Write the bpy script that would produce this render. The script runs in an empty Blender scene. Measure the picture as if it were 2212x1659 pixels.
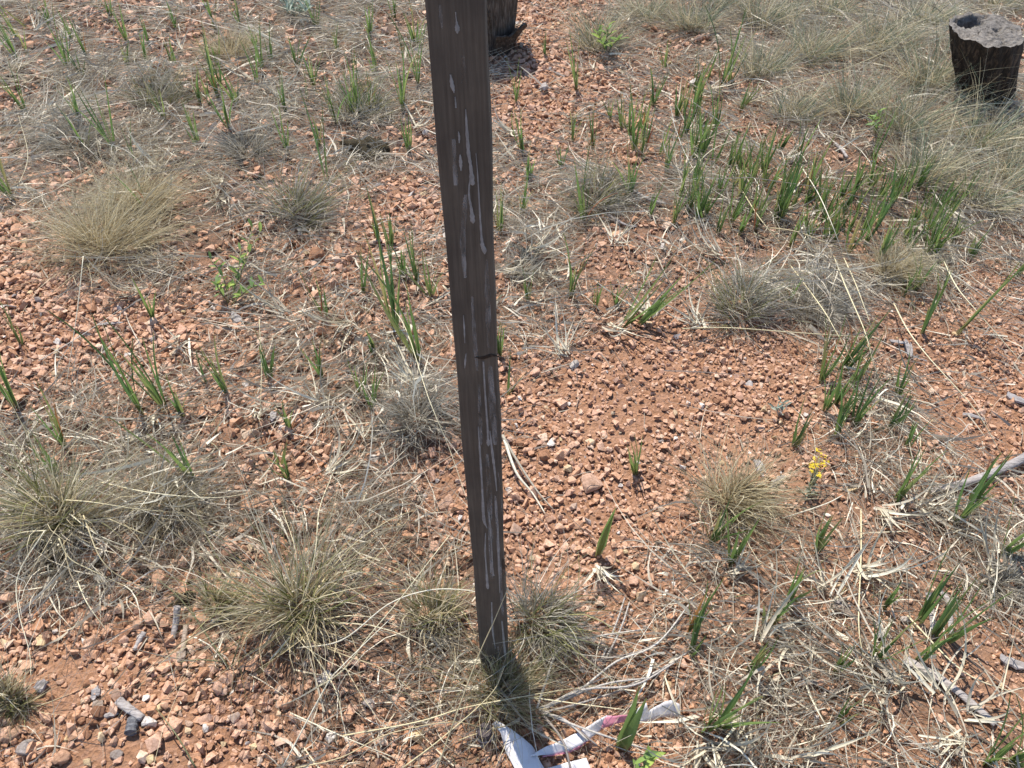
import bpy, bmesh, math, random
import numpy as np
from mathutils import Vector, Matrix, Euler

random.seed(7)
rng = np.random.default_rng(11)
scene = bpy.context.scene
COL = scene.collection
rad = math.radians

# ------------------------------------------------------------------ camera, sky, sun, exposure
PITCH = 46.3            # degrees below the horizon
CAM_H = 1.13
F_PX = 1804.0           # focal length in pixels of a 2212 px wide frame
cam_data = bpy.data.cameras.new('camera')
cam_data.sensor_width = 36.0
cam_data.lens = F_PX / 2212.0 * 36.0
cam_data.clip_start = 0.02
cam_data.clip_end = 2000.0
cam = bpy.data.objects.new('camera', cam_data)
cam.location = (0, 0, CAM_H)
cam.rotation_euler = (rad(90 - PITCH), 0, 0)
COL.objects.link(cam)
scene.camera = cam

SUN_ELEV, SUN_AZ = 60.0, 24.0      # azimuth: degrees left of straight ahead (+Y)
world = bpy.data.worlds.new('World')
scene.world = world
world.use_nodes = True
wn = world.node_tree
sky = wn.nodes.new('ShaderNodeTexSky')
sky.sky_type = 'NISHITA'
sky.sun_disc = False
sky.sun_elevation = rad(SUN_ELEV)
sky.sun_rotation = rad(-SUN_AZ)
sky.altitude = 2400
bg = wn.nodes['Background']
bg.inputs['Strength'].default_value = 0.15
wn.links.new(sky.outputs[0], bg.inputs['Color'])
sun_data = bpy.data.lights.new('sun', 'SUN')
sun_data.energy = 4.2
sun_data.angle = rad(0.53)
sun_data.color = (1.0, 0.955, 0.88)
sun = bpy.data.objects.new('sun', sun_data)
sdir = Vector((-math.sin(rad(SUN_AZ)) * math.cos(rad(SUN_ELEV)), math.cos(rad(SUN_AZ)) * math.cos(rad(SUN_ELEV)), math.sin(rad(SUN_ELEV))))
sun.rotation_euler = (-sdir).to_track_quat('-Z', 'Y').to_euler()
sun.location = sdir * 30
COL.objects.link(sun)
scene.view_settings.view_transform = 'Standard'
scene.view_settings.look = 'None'
scene.view_settings.exposure = 0.95
scene.view_settings.gamma = 1.0

# ------------------------------------------------------------------ helpers
def tag(o, label=None, cat=None, group=None, kind=None):
    if label: o['label'] = label
    if cat: o['category'] = cat
    if group: o['group'] = group
    if kind: o['kind'] = kind
    return o

def link(name, data, parent=None, loc=(0, 0, 0), rot=(0, 0, 0), scale=(1, 1, 1)):
    o = bpy.data.objects.new(name, data)
    o.location = loc; o.rotation_euler = rot; o.scale = scale
    if parent is not None: o.parent = parent
    COL.objects.link(o)
    return o

def mesh_np(name, v, f, mat=None, attrs=None, smooth=False, midx=None):
    """v (N,3), f (M,k) with constant k"""
    v = np.asarray(v, dtype=np.float32); f = np.asarray(f, dtype=np.int32)
    me = bpy.data.meshes.new(name)
    m, k = f.shape
    me.vertices.add(len(v)); me.vertices.foreach_set('co', v.ravel())
    me.loops.add(m * k); me.loops.foreach_set('vertex_index', f.ravel())
    me.polygons.add(m); me.polygons.foreach_set('loop_start', np.arange(0, m * k, k, dtype=np.int32))
    me.polygons.foreach_set('use_smooth', np.full(m, smooth, dtype=bool))
    if midx is not None: me.polygons.foreach_set('material_index', np.asarray(midx, dtype=np.int32))
    for an, av in (attrs or {}).items():
        a = me.attributes.new(an, 'FLOAT', 'POINT')
        a.data.foreach_set('value', np.asarray(av, dtype=np.float32))
    me.update(calc_edges=True)
    if mat is not None:
        for mm in (mat if isinstance(mat, (list, tuple)) else [mat]): me.materials.append(mm)
    return me

# terrain -----------------------------------------------------------
_w = [(rng.uniform(-1, 1), rng.uniform(-1, 1), rng.uniform(0, 6.28)) for _ in range(14)]
MOUNDS = []          # (x, y, radius, height)
def H(x, y):
    x = np.asarray(x, dtype=float); y = np.asarray(y, dtype=float)
    z = np.zeros(np.broadcast(x, y).shape)
    for i, (a, b, p) in enumerate(_w):
        fr = 2.2 * 1.38 ** i
        z = z + np.sin((a * x + b * y) * fr * 1.3 + p) * 0.011 / (1 + 0.55 * i)
    for mx, my, mr, mh in MOUNDS:
        z = z + mh * np.exp(-(((x - mx) ** 2 + (y - my) ** 2) / (mr * mr)) ** 1.8)
    return z

TH = rad(PITCH)
FWD = np.array((0, math.cos(TH), -math.sin(TH))); UPV = np.array((0, math.sin(TH), math.cos(TH)))
def ray(px, py):
    return FWD + np.array((1.0, 0, 0)) * ((px - 1106.0) / F_PX) + UPV * ((829.5 - py) / F_PX)
def ground_at(px, py, up=0.0):
    """where the line of sight through a photograph point meets the terrain (raised by up)"""
    d = ray(px, py); z = 0.0; p = None
    for _ in range(8):
        t = (z + up - CAM_H) / d[2]
        p = np.array((0, 0, CAM_H)) + d * t
        z = float(H(p[0], p[1]))
    return Vector((p[0], p[1], z + up))
def project(x, y, z):
    x = np.asarray(x, dtype=float); y = np.asarray(y, dtype=float); z = np.asarray(z, dtype=float) - CAM_H
    dep = y * FWD[1] + z * FWD[2]
    up = y * UPV[1] + z * UPV[2]
    dep = np.where(dep < 0.05, 0.05, dep)
    return 1106 + F_PX * x / dep, 829.5 - F_PX * up / dep, dep
def metres(px, p):
    return px * float(project(p.x, p.y, p.z)[2]) / F_PX

# ------------------------------------------------------------------ materials
def new_mat(name):
    m = bpy.data.materials.new(name); m.use_nodes = True
    nt = m.node_tree; nt.nodes.clear()
    out = nt.nodes.new('ShaderNodeOutputMaterial')
    return m, nt, out
def node(nt, kind, **kw):
    n = nt.nodes.new(kind)
    for k, v in kw.items():
        if k in n.inputs: n.inputs[k].default_value = v
        else: setattr(n, k, v)
    return n
def ramp(nt, stops, interp='LINEAR'):
    r = nt.nodes.new('ShaderNodeValToRGB'); r.color_ramp.interpolation = interp
    e = r.color_ramp.elements
    while len(e) > 1: e.remove(e[0])
    e[0].position = stops[0][0]; e[0].color = (*stops[0][1], 1)
    for p, c in stops[1:]:
        q = e.new(p); q.color = (*c, 1)
    return r
def attr(nt, name):
    return node(nt, 'ShaderNodeAttribute', attribute_name=name)
def noise(nt, vec, scale, detail=4, rough=0.6):
    n = nt.nodes.new('ShaderNodeTexNoise')
    n.inputs['Scale'].default_value = scale; n.inputs['Detail'].default_value = detail; n.inputs['Roughness'].default_value = rough
    if vec is not None: nt.links.new(vec, n.inputs['Vector'])
    return n
def mixc(nt, fac, a, b, blend='MIX'):
    m = nt.nodes.new('ShaderNodeMix'); m.data_type = 'RGBA'; m.blend_type = blend
    for sock, val in ((m.inputs[0], fac), (m.inputs[6], a), (m.inputs[7], b)):
        if isinstance(val, bpy.types.NodeSocket): nt.links.new(val, sock)
        elif isinstance(val, tuple): sock.default_value = (*val, 1)
        else: sock.default_value = val
    return m.outputs[2]
def bump(nt, height, strength=0.4, dist=0.002):
    b = node(nt, 'ShaderNodeBump', Strength=strength, Distance=dist)
    nt.links.new(height, b.inputs['Height'])
    return b.outputs['Normal']
def principled(nt, out, color, rough=0.8, normal=None, spec=0.3):
    b = nt.nodes.new('ShaderNodeBsdfPrincipled')
    if isinstance(color, tuple): b.inputs['Base Color'].default_value = (*color, 1)
    else: nt.links.new(color, b.inputs['Base Color'])
    b.inputs['Roughness'].default_value = rough
    b.inputs['Specular IOR Level'].default_value = spec
    if normal is not None: nt.links.new(normal, b.inputs['Normal'])
    nt.links.new(b.outputs[0], out.inputs['Surface'])
    return b

# soil
M_SOIL, nt, out = new_mat('gritty_orange_soil')
tc = nt.nodes.new('ShaderNodeTexCoord').outputs['Object']
n1 = noise(nt, tc, 3.0, 6); n2 = noise(nt, tc, 90, 5, 0.7); n3 = noise(nt, tc, 420, 3, 0.7)
r1 = ramp(nt, [(0.3, (0.21, 0.105, 0.055)), (0.55, (0.30, 0.16, 0.088)), (0.75, (0.25, 0.145, 0.085))])
nt.links.new(n1.outputs[0], r1.inputs[0])
r2 = ramp(nt, [(0.3, (0.5, 0.47, 0.45)), (0.52, (1, 1, 1)), (0.75, (1.4, 1.35, 1.3))])
nt.links.new(n2.outputs[0], r2.inputs[0])
c = mixc(nt, 1.0, r1.outputs[0], r2.outputs[0], 'MULTIPLY')
vor = nt.nodes.new('ShaderNodeTexVoronoi'); vor.inputs['Scale'].default_value = 170
nt.links.new(tc, vor.inputs['Vector'])
rv = ramp(nt, [(0.0, (0.22, 0.11, 0.06)), (0.35, (0.34, 0.18, 0.105)), (0.7, (0.42, 0.24, 0.16)), (1.0, (0.27, 0.17, 0.12))])
nt.links.new(vor.outputs['Color'], rv.inputs[0])
c = mixc(nt, 0.45, c, rv.outputs[0])
addn = node(nt, 'ShaderNodeMath', operation='ADD'); nt.links.new(n3.outputs[0], addn.inputs[0]); nt.links.new(vor.outputs['Distance'], addn.inputs[1])
hm = node(nt, 'ShaderNodeMath', operation='MULTIPLY'); nt.links.new(attr(nt, 'humus').outputs['Fac'], hm.inputs[0])
hr = ramp(nt, [(0.35, (0.35,) * 3), (0.65, (1.0,) * 3)]); nt.links.new(noise(nt, tc, 22, 4).outputs[0], hr.inputs[0]); nt.links.new(hr.outputs[0], hm.inputs[1])
c = mixc(nt, hm.outputs[0], c, (0.085, 0.066, 0.052))
principled(nt, out, c, 0.95, bump(nt, addn.outputs[0], 0.9, 0.004), 0.15)

# granite gravel (per-stone value in attribute hue)
def stone_mat(name, per_object):
    m, nt, out = new_mat(name)
    tcn = nt.nodes.new('ShaderNodeTexCoord').outputs['Object']
    if per_object:
        hue = nt.nodes.new('ShaderNodeObjectInfo').outputs['Random']
        grain = noise(nt, tcn, 3.2, 5, 0.65); fine = noise(nt, tcn, 11, 3, 0.7)
    else:
        hue = attr(nt, 'hue').outputs['Fac']
        grain = noise(nt, tcn, 260, 4, 0.65); fine = noise(nt, tcn, 900, 2, 0.7)
    r = ramp(nt, [(0.0, (0.26, 0.125, 0.064)), (0.2, (0.385, 0.20, 0.11)), (0.42, (0.445, 0.255, 0.155)), (0.62, (0.49, 0.305, 0.205)),
                  (0.78, (0.455, 0.26, 0.17)), (0.88, (0.51, 0.37, 0.265)), (0.93, (0.46, 0.335, 0.18)), (0.965, (0.25, 0.205, 0.18)), (1.0, (0.52, 0.46, 0.40))])
    nt.links.new(hue, r.inputs[0])
    g = ramp(nt, [(0.32, (0.66, 0.6, 0.55)), (0.5, (1, 1, 1)), (0.68, (1.22, 1.25, 1.3))])
    nt.links.new(grain.outputs[0], g.inputs[0])
    c = mixc(nt, 1.0, r.outputs[0], g.outputs[0], 'MULTIPLY')
    sp = ramp(nt, [(0.6, (1, 1, 1)), (0.72, (0.75, 0.72, 0.7))])
    nt.links.new(fine.outputs[0], sp.inputs[0])
    c = mixc(nt, 0.6, c, sp.outputs[0], 'MULTIPLY')
    principled(nt, out, c, 0.78, bump(nt, fine.outputs[0], 0.5, 0.0012 if not per_object else 0.05), 0.3)
    return m
M_GRAVEL = stone_mat('pink_granite_grit', False)
M_STONE = stone_mat('pink_granite_stone', True)

def leaf_shader(nt, out, color, trans=0.35, rough=0.6):
    d = nt.nodes.new('ShaderNodeBsdfPrincipled'); d.inputs['Roughness'].default_value = rough; d.inputs['Specular IOR Level'].default_value = 0.35
    t = nt.nodes.new('ShaderNodeBsdfTranslucent')
    mx = nt.nodes.new('ShaderNodeMixShader'); mx.inputs[0].default_value = trans
    nt.links.new(color, d.inputs['Base Color']); nt.links.new(color, t.inputs['Color'])
    nt.links.new(d.outputs[0], mx.inputs[1]); nt.links.new(t.outputs[0], mx.inputs[2])
    nt.links.new(mx.outputs[0], out.inputs['Surface'])

def straw_mat(name, stops, trans=0.25, streak=0.25):
    m, nt, out = new_mat(name)
    r = ramp(nt, stops); nt.links.new(attr(nt, 'hue').outputs['Fac'], r.inputs[0])
    n = noise(nt, nt.nodes.new('ShaderNodeTexCoord').outputs['Object'], 120, 3)
    g = ramp(nt, [(0.3, (0.7, 0.68, 0.66)), (0.6, (1.1, 1.1, 1.1))]); nt.links.new(n.outputs[0], g.inputs[0])
    leaf_shader(nt, out, mixc(nt, streak * 2, r.outputs[0], g.outputs[0], 'MULTIPLY'), trans)
    return m
M_LITTER = straw_mat('weathered_straw', [(0, (0.20, 0.165, 0.13)), (0.25, (0.36, 0.31, 0.24)), (0.55, (0.54, 0.475, 0.365)), (0.8, (0.70, 0.63, 0.48)), (1, (0.80, 0.75, 0.62))], 0.2)
M_WISP = straw_mat('wiry_dry_grass', [(0, (0.15, 0.13, 0.11)), (0.3, (0.30, 0.27, 0.22)), (0.55, (0.44, 0.39, 0.28)), (0.7, (0.27, 0.29, 0.14)), (0.85, (0.55, 0.5, 0.38)), (1, (0.68, 0.63, 0.5))], 0.25)
M_BLOND = straw_mat('blond_tuft_straw', [(0, (0.17, 0.13, 0.08)), (0.3, (0.40, 0.325, 0.19)), (0.7, (0.60, 0.51, 0.32)), (1, (0.74, 0.67, 0.48))], 0.35)
M_GREYT = straw_mat('grey_tuft_straw', [(0, (0.13, 0.115, 0.09)), (0.35, (0.31, 0.275, 0.215)), (0.75, (0.50, 0.455, 0.36)), (1, (0.70, 0.65, 0.54))], 0.25)
M_OLIVE = straw_mat('olive_tuft_blades', [(0, (0.10, 0.10, 0.035)), (0.4, (0.20, 0.21, 0.075)), (0.8, (0.33, 0.31, 0.13)), (1, (0.5, 0.44, 0.22))], 0.35)
M_BLUE = straw_mat('blue_green_blades', [(0, (0.10, 0.135, 0.08)), (0.5, (0.17, 0.22, 0.14)), (0.85, (0.25, 0.29, 0.18)), (1, (0.40, 0.39, 0.25))], 0.3)

def random_mat(name, stops, trans=0.25, zramp=None):
    """colour by object, with an optional gradient along the blade (the growth colour of its base, middle and tip)"""
    m, nt, out = new_mat(name)
    oi = nt.nodes.new('ShaderNodeObjectInfo').outputs['Random']
    r = ramp(nt, stops); nt.links.new(oi, r.inputs[0])
    tcn = nt.nodes.new('ShaderNodeTexCoord').outputs['Object']
    c = r.outputs[0]
    if zramp:
        s = nt.nodes.new('ShaderNodeSeparateXYZ'); nt.links.new(tcn, s.inputs[0])
        zr = ramp(nt, [(p, col) for p, col, f in zramp]); fr = ramp(nt, [(p, (f, f, f)) for p, col, f in zramp])
        nt.links.new(s.outputs[2], zr.inputs[0]); nt.links.new(s.outputs[2], fr.inputs[0])
        c = mixc(nt, fr.outputs[0], c, zr.outputs[0])
    mp = node(nt, 'ShaderNodeMapping'); mp.inputs['Scale'].default_value = (9, 9, 0.8) if zramp else (60, 60, 60)
    nt.links.new(tcn, mp.inputs[0])
    n = noise(nt, mp.outputs[0], 6, 2)
    g = ramp(nt, [(0.35, (0.72, 0.72, 0.7)), (0.62, (1.15, 1.15, 1.12))]); nt.links.new(n.outputs[0], g.inputs[0])
    leaf_shader(nt, out, mixc(nt, 0.7, c, g.outputs[0], 'MULTIPLY'), trans)
    return m
M_GREEN = random_mat('green_grass_blade', [(0, (0.09, 0.16, 0.055)), (0.35, (0.135, 0.215, 0.062)), (0.7, (0.19, 0.262, 0.075)), (0.93, (0.25, 0.27, 0.095)), (1, (0.36, 0.3, 0.12))], 0.5,
                     [(0, (0.30, 0.17, 0.11), 0.9), (0.09, (0.24, 0.19, 0.09), 0.6), (0.24, (0.1, 0.16, 0.04), 0.05), (0.82, (0.12, 0.17, 0.04), 0.05), (1.0, (0.26, 0.22, 0.09), 0.7)])
M_REDLEAF = random_mat('reddish_grass_blade', [(0, (0.30, 0.10, 0.06)), (0.5, (0.36, 0.16, 0.07)), (1, (0.42, 0.2, 0.06))], 0.3)
M_DEAD = random_mat('bleached_dead_leaf', [(0, (0.32, 0.28, 0.22)), (0.35, (0.50, 0.44, 0.34)), (0.7, (0.64, 0.57, 0.42)), (1, (0.74, 0.69, 0.56))], 0.25)
M_STALK = random_mat('pale_straw_stalk', [(0, (0.42, 0.33, 0.19)), (0.4, (0.58, 0.49, 0.29)), (0.8, (0.70, 0.62, 0.42)), (1, (0.62, 0.58, 0.5))], 0.1)
M_GREYSTALK = random_mat('weathered_grey_stalk', [(0, (0.2, 0.16, 0.14)), (0.5, (0.34, 0.3, 0.27)), (1, (0.46, 0.42, 0.37))], 0.05)
M_OLSTALK = random_mat('olive_stalk', [(0, (0.13, 0.13, 0.06)), (1, (0.22, 0.2, 0.1))], 0.1)
M_WEED = random_mat('light_green_weed_leaf', [(0, (0.14, 0.22, 0.07)), (0.6, (0.22, 0.32, 0.08)), (1, (0.36, 0.46, 0.1))], 0.35)
M_SAGE = random_mat('silver_green_leaf', [(0, (0.16, 0.21, 0.16)), (0.5, (0.24, 0.29, 0.23)), (1, (0.34, 0.38, 0.3))], 0.25)
M_PETAL = random_mat('yellow_petal', [(0, (0.72, 0.5, 0.015)), (1, (0.8, 0.62, 0.03))], 0.3)

def wood_mat(name, dark, mid, light, grain=(60, 60, 4), rough=0.85, bstr=0.5, dist=0.002, cracks=0.0):
    m, nt, out = new_mat(name)
    tcn = nt.nodes.new('ShaderNodeTexCoord').outputs['Object']
    mp = node(nt, 'ShaderNodeMapping'); mp.inputs['Scale'].default_value = grain
    nt.links.new(tcn, mp.inputs[0])
    a = noise(nt, mp.outputs[0], 6, 6, 0.65); b = noise(nt, tcn, 14, 4)
    r = ramp(nt, [(0.28, dark), (0.5, mid), (0.72, light)]); nt.links.new(a.outputs[0], r.inputs[0])
    g = ramp(nt, [(0.3, (0.7, 0.7, 0.72)), (0.65, (1.15, 1.12, 1.1))]); nt.links.new(b.outputs[0], g.inputs[0])
    c = mixc(nt, 1.0, r.outputs[0], g.outputs[0], 'MULTIPLY')
    principled(nt, out, c, rough, bump(nt, a.outputs[0], bstr, dist), 0.25)
    return m
M_POST = wood_mat('dark_weathered_post_wood', (0.05, 0.042, 0.032), (0.077, 0.065, 0.05), (0.105, 0.09, 0.07), (55, 55, 2.0), 0.8, 0.35, 0.0008)
M_GREYWOOD = wood_mat('silver_grey_wood', (0.13, 0.115, 0.105), (0.30, 0.27, 0.25), (0.44, 0.41, 0.38), (8, 60, 60), 0.85, 0.9, 0.002)
M_BROWNWOOD = wood_mat('tan_grey_wood', (0.12, 0.085, 0.06), (0.27, 0.21, 0.16), (0.40, 0.34, 0.28), (8, 60, 60), 0.85, 0.9, 0.002)
M_CHAR = wood_mat('charred_dark_wood', (0.008, 0.006, 0.005), (0.032, 0.022, 0.015), (0.13, 0.085, 0.055), (22, 22, 3), 0.8, 1.0, 0.008)
M_STUMPTOP = wood_mat('grey_weathered_cut_wood', (0.045, 0.04, 0.034), (0.16, 0.142, 0.122), (0.26, 0.237, 0.205), (14, 14, 14), 0.85, 1.0, 0.008)
M_STUMPSIDE = wood_mat('brown_grey_stump_wood', (0.022, 0.016, 0.012), (0.085, 0.062, 0.046), (0.21, 0.175, 0.145), (34, 34, 3), 0.75, 1.0, 0.006)
M_BARK = wood_mat('dark_flaking_bark', (0.02, 0.014, 0.01), (0.075, 0.052, 0.036), (0.17, 0.13, 0.10), (26, 26, 10), 0.8, 1.0, 0.006)
M_HUB = wood_mat('dark_plum_hub_wood', (0.03, 0.022, 0.024), (0.07, 0.052, 0.055), (0.12, 0.095, 0.095), (20, 20, 20), 0.6, 0.6, 0.001)
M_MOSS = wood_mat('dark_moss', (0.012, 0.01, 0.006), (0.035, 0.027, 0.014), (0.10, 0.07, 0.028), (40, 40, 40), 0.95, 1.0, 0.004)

def simple_mat(name, color, rough=0.6, trans=0.0, noise_scale=40, amt=0.25):
    m, nt, out = new_mat(name)
    n = noise(nt, nt.nodes.new('ShaderNodeTexCoord').outputs['Object'], noise_scale, 4)
    g = ramp(nt, [(0.3, (1 - amt,) * 3), (0.7, (1 + amt * 0.4,) * 3)]); nt.links.new(n.outputs[0], g.inputs[0])
    c = mixc(nt, 1.0, color, g.outputs[0], 'MULTIPLY')
    leaf_shader(nt, out, c, trans, rough)
    return m
M_TAPE = simple_mat('faded_white_tape', (0.80, 0.765, 0.755), 0.4, 0.25, 25, 0.12)
M_TAPEPINK = simple_mat('pink_tape', (0.72, 0.30, 0.38), 0.4, 0.3, 25, 0.15)
# pale resin and droppings on the post: thin, broken film
M_DRIP, nt, out = new_mat('pale_resin_run')
tcn = nt.nodes.new('ShaderNodeTexCoord').outputs['Object']
n = noise(nt, tcn, 160, 4); g = ramp(nt, [(0.3, (0.15, 0.147, 0.14)), (0.7, (0.26, 0.257, 0.247))]); nt.links.new(n.outputs[0], g.inputs[0])
principled(nt, out, g.outputs[0], 0.6, None, 0.3)
M_FAINT, nt, out = new_mat('faint_grey_stain')
tcn = nt.nodes.new('ShaderNodeTexCoord').outputs['Object']
mp = node(nt, 'ShaderNodeMapping'); mp.inputs['Scale'].default_value = (1, 1, 0.25); nt.links.new(tcn, mp.inputs[0])
n = noise(nt, mp.outputs[0], 130, 4)
b = principled(nt, out, (0.27, 0.26, 0.245), 0.75, None, 0.2)
mr = ramp(nt, [(0.38, (0, 0, 0)), (0.66, (0.75,) * 3)]); nt.links.new(n.outputs[0], mr.inputs[0]); nt.links.new(mr.outputs[0], b.inputs['Alpha'])

# ------------------------------------------------------------------ ground cover map (how much dry grass grows where), rows front to back
COVER = np.array([[int(ch) for ch in row] for row in (
    '776567863246778888', '887788764124557785', '988888875333456888', '579875335557776788', '267653345756676774',
    '112445555555587543', '323436764432113422', '765545785200004611', '888765642100134542', '998876642100535565',
    '778568876412553455', '223558765523465454', '101146666544566653', '210025545322565445')], dtype=float)
def cover(x, y):
    px, py, _ = project(x, y, 0)
    u = np.clip(px / 123.0 - 0.5, 0, 16.99); v = np.clip(py / 118.5 - 0.5, 0, 12.99)
    i = u.astype(int); j = v.astype(int); fu = u - i; fv = v - j
    return (COVER[j, i] * (1 - fu) * (1 - fv) + COVER[j, i + 1] * fu * (1 - fv) + COVER[j + 1, i] * (1 - fu) * fv + COVER[j + 1, i + 1] * fu * fv) / 9.0

# tufts: photograph point of the foot, half width px, height px, look, label
TUFTS = [
    (215, 545, 120, 120, 'blond', 'wide blond dome of fine bunchgrass bowed over the red gravel'),
    (300, 455, 75, 85, 'blond', 'small blond bunchgrass crest adjoining the back of the wide blond dome'),
    (640, 455, 85, 90, 'greygreen', 'grey-green bunchgrass with a dark hollow at its foot'),
    (770, 225, 70, 70, 'greygreen', 'grey-green curly bunchgrass behind the dark mossy hollow'),
    (1290, 425, 75, 75, 'greygreen', 'loose grey-green bunchgrass with fallen grey twigs beside it'),
    (1610, 665, 95, 85, 'greygreen', 'pale grey-green bunchgrass curling over bare gravel edge'),
    (1775, 650, 75, 75, 'grey', 'dense grey-brown bunchgrass cushion with few green blades'),
    (1590, 1095, 85, 110, 'blond', 'round hair-fine tan bunchgrass standing alone on bare gravel'),
    (345, 1105, 120, 75, 'blondgrey', 'low swept straw bunchgrass with bleached blades trailing over gravel'),
    (120, 1130, 95, 150, 'olive', 'olive and straw bunchgrass with tall thin stems'),
    (645, 1330, 110, 190, 'olive', 'tall olive and straw bunchgrass with long arching seed stalks'),
    (935, 1345, 75, 75, 'olive', 'short mossy olive bunchgrass beside the wooden post'),
    (1165, 1365, 105, 120, 'greygreen', 'wiry grey bunchgrass with green tips behind the post foot'),
    (1080, 1520, 100, 100, 'fine', 'fine beige bunchgrass around the front foot of the post'),
    (900, 920, 105, 70, 'grey', 'dark grey matted bunchgrass with deep shadow under its lip'),
    (495, 115, 60, 45, 'blond', 'little straw bunchgrass cushion among green blades'),
    (8, 1510, 45, 60, 'olive', 'dark olive bunchgrass on bare gravel near big stones'),
    (470, 1315, 45, 50, 'olive', 'tiny olive bunchgrass beside a splintered grey wood slab'),
    (2190, 1245, 60, 60, 'grey', 'grey bunchgrass with green leaning blades next to it'),
    (330, 200, 80, 60, 'greygreen', 'grey-green bunchgrass mat among bleached fallen straw'),
    (1930, 590, 60, 55, 'blond', 'straw bunchgrass among leaning green blades'),
    (150, 300, 80, 60, 'grey', 'grey bunchgrass mat buried in bleached straw'),
    (520, 310, 70, 60, 'grey', 'grey bunchgrass mat with tall green blades through it'),
    (1130, 560, 60, 40, 'grey', 'dark bunchgrass remnant beside the post covered by pale leaves'),
]
BLUE_TUFTS = [(1290, 110, 60, 70), (1500, 70, 80, 60), (1650, 60, 80, 60), (1760, 130, 90, 70), (1900, 120, 90, 70), (2000, 60, 80, 50), (2160, 25, 80, 40), (1650, 170, 70, 60),
              (1850, 250, 90, 80), (1960, 300, 90, 90), (2010, 190, 70, 90), (2130, 330, 90, 80), (2000, 400, 90, 80), (2130, 450, 80, 70), (1560, 20, 70, 40), (1400, 50, 60, 50), (1800, 40, 80, 40), (2185, 400, 70, 60), (1720, 260, 70, 50)]
for (px, py, w, h, look, lab) in TUFTS:
    p = ground_at(px, py); r = metres(w, p)
    MOUNDS.append((p.x, p.y + r * 0.25, r * 0.75, 0.042 if look in ('grey', 'greygreen') else 0.026))
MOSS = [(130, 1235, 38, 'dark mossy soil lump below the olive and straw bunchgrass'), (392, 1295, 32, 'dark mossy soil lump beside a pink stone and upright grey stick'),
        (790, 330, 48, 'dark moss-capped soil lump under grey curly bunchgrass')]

# ------------------------------------------------------------------ ground sheet
def graded(lo, hi, fine_lo, fine_hi, step, growth=1.35):
    a = list(np.arange(fine_lo, fine_hi + 1e-6, step))
    s = step
    while a[-1] < hi: s *= growth; a.append(a[-1] + s)
    s = step
    while a[0] > lo: s *= growth; a.insert(0, a[0] - s)
    return np.array(a)
gx = graded(-400, 400, -2.4, 2.4, 0.025); gy = graded(-400, 400, 0.15, 3.9, 0.025)
X, Y = np.meshgrid(gx, gy)
Z = H(X, Y) + (rng.random(X.shape) - 0.5) * 0.002
nx, ny = len(gx), len(gy)
idx = np.arange(nx * ny).reshape(ny, nx)
F = np.stack([idx[:-1, :-1], idx[:-1, 1:], idx[1:, 1:], idx[1:, :-1]], -1).reshape(-1, 4)
humus = np.clip(cover(X, Y) * 1.7 - 0.4, 0, 0.95)          # decayed grass darkens the soil where grass grows
ground = link('ground', mesh_np('ground', np.stack([X, Y, Z], -1).reshape(-1, 3), F, M_SOIL, {'humus': humus.ravel()}, smooth=True))
tag(ground, 'gritty orange-brown soil under the gravel and grass', 'ground', kind='structure')

# ------------------------------------------------------------------ stones
def hull(npts, seed, blocky=0.5):
    r = np.random.default_rng(seed)
    p = r.normal(size=(npts, 3)); p /= np.linalg.norm(p, axis=1)[:, None]
    q = p / np.max(np.abs(p), axis=1)[:, None]
    p = p * (1 - blocky) + q * blocky * 0.8
    p *= r.uniform(0.8, 1.0, size=(npts, 1)); p *= np.array((1.0, r.uniform(0.7, 1.0), r.uniform(0.55, 0.85)))
    bm = bmesh.new()
    for c in p: bm.verts.new(c)
    res = bmesh.ops.convex_hull(bm, input=bm.verts)
    junk = {e for e in res['geom_interior'] + res['geom_unused'] if isinstance(e, bmesh.types.BMVert)}
    bmesh.ops.delete(bm, geom=list(junk), context='VERTS')
    bmesh.ops.triangulate(bm, faces=bm.faces)
    bm.verts.index_update()
    V = np.array([v.co[:] for v in bm.verts]); T = np.array([[v.index for v in f.verts] for f in bm.faces])
    bm.free()
    return V, T
PROTO = {0: [hull(7, 100 + i, .7) for i in range(24)], 1: [hull(9, 200 + i, .75) for i in range(30)], 2: [hull(12, 300 + i, .75) for i in range(36)]}

def rot_mats(n, flat=0.7):
    """random spins, stones mostly lying on their flat side"""
    a = rng.uniform(0, 2 * np.pi, n); t = rng.normal(0, flat, n); b = rng.uniform(0, 2 * np.pi, n)
    ca, sa, ct, st, cb, sb = np.cos(a), np.sin(a), np.cos(t), np.sin(t), np.cos(b), np.sin(b)
    Rz = np.zeros((n, 3, 3)); Rz[:, 0, 0] = ca; Rz[:, 0, 1] = -sa; Rz[:, 1, 0] = sa; Rz[:, 1, 1] = ca; Rz[:, 2, 2] = 1
    Rx = np.zeros((n, 3, 3)); Rx[:, 0, 0] = 1; Rx[:, 1, 1] = ct; Rx[:, 1, 2] = -st; Rx[:, 2, 1] = st; Rx[:, 2, 2] = ct
    R2 = np.zeros((n, 3, 3)); R2[:, 0, 0] = cb; R2[:, 0, 1] = -sb; R2[:, 1, 0] = sb; R2[:, 1, 1] = cb; R2[:, 2, 2] = 1
    return Rz @ Rx @ R2

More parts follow.
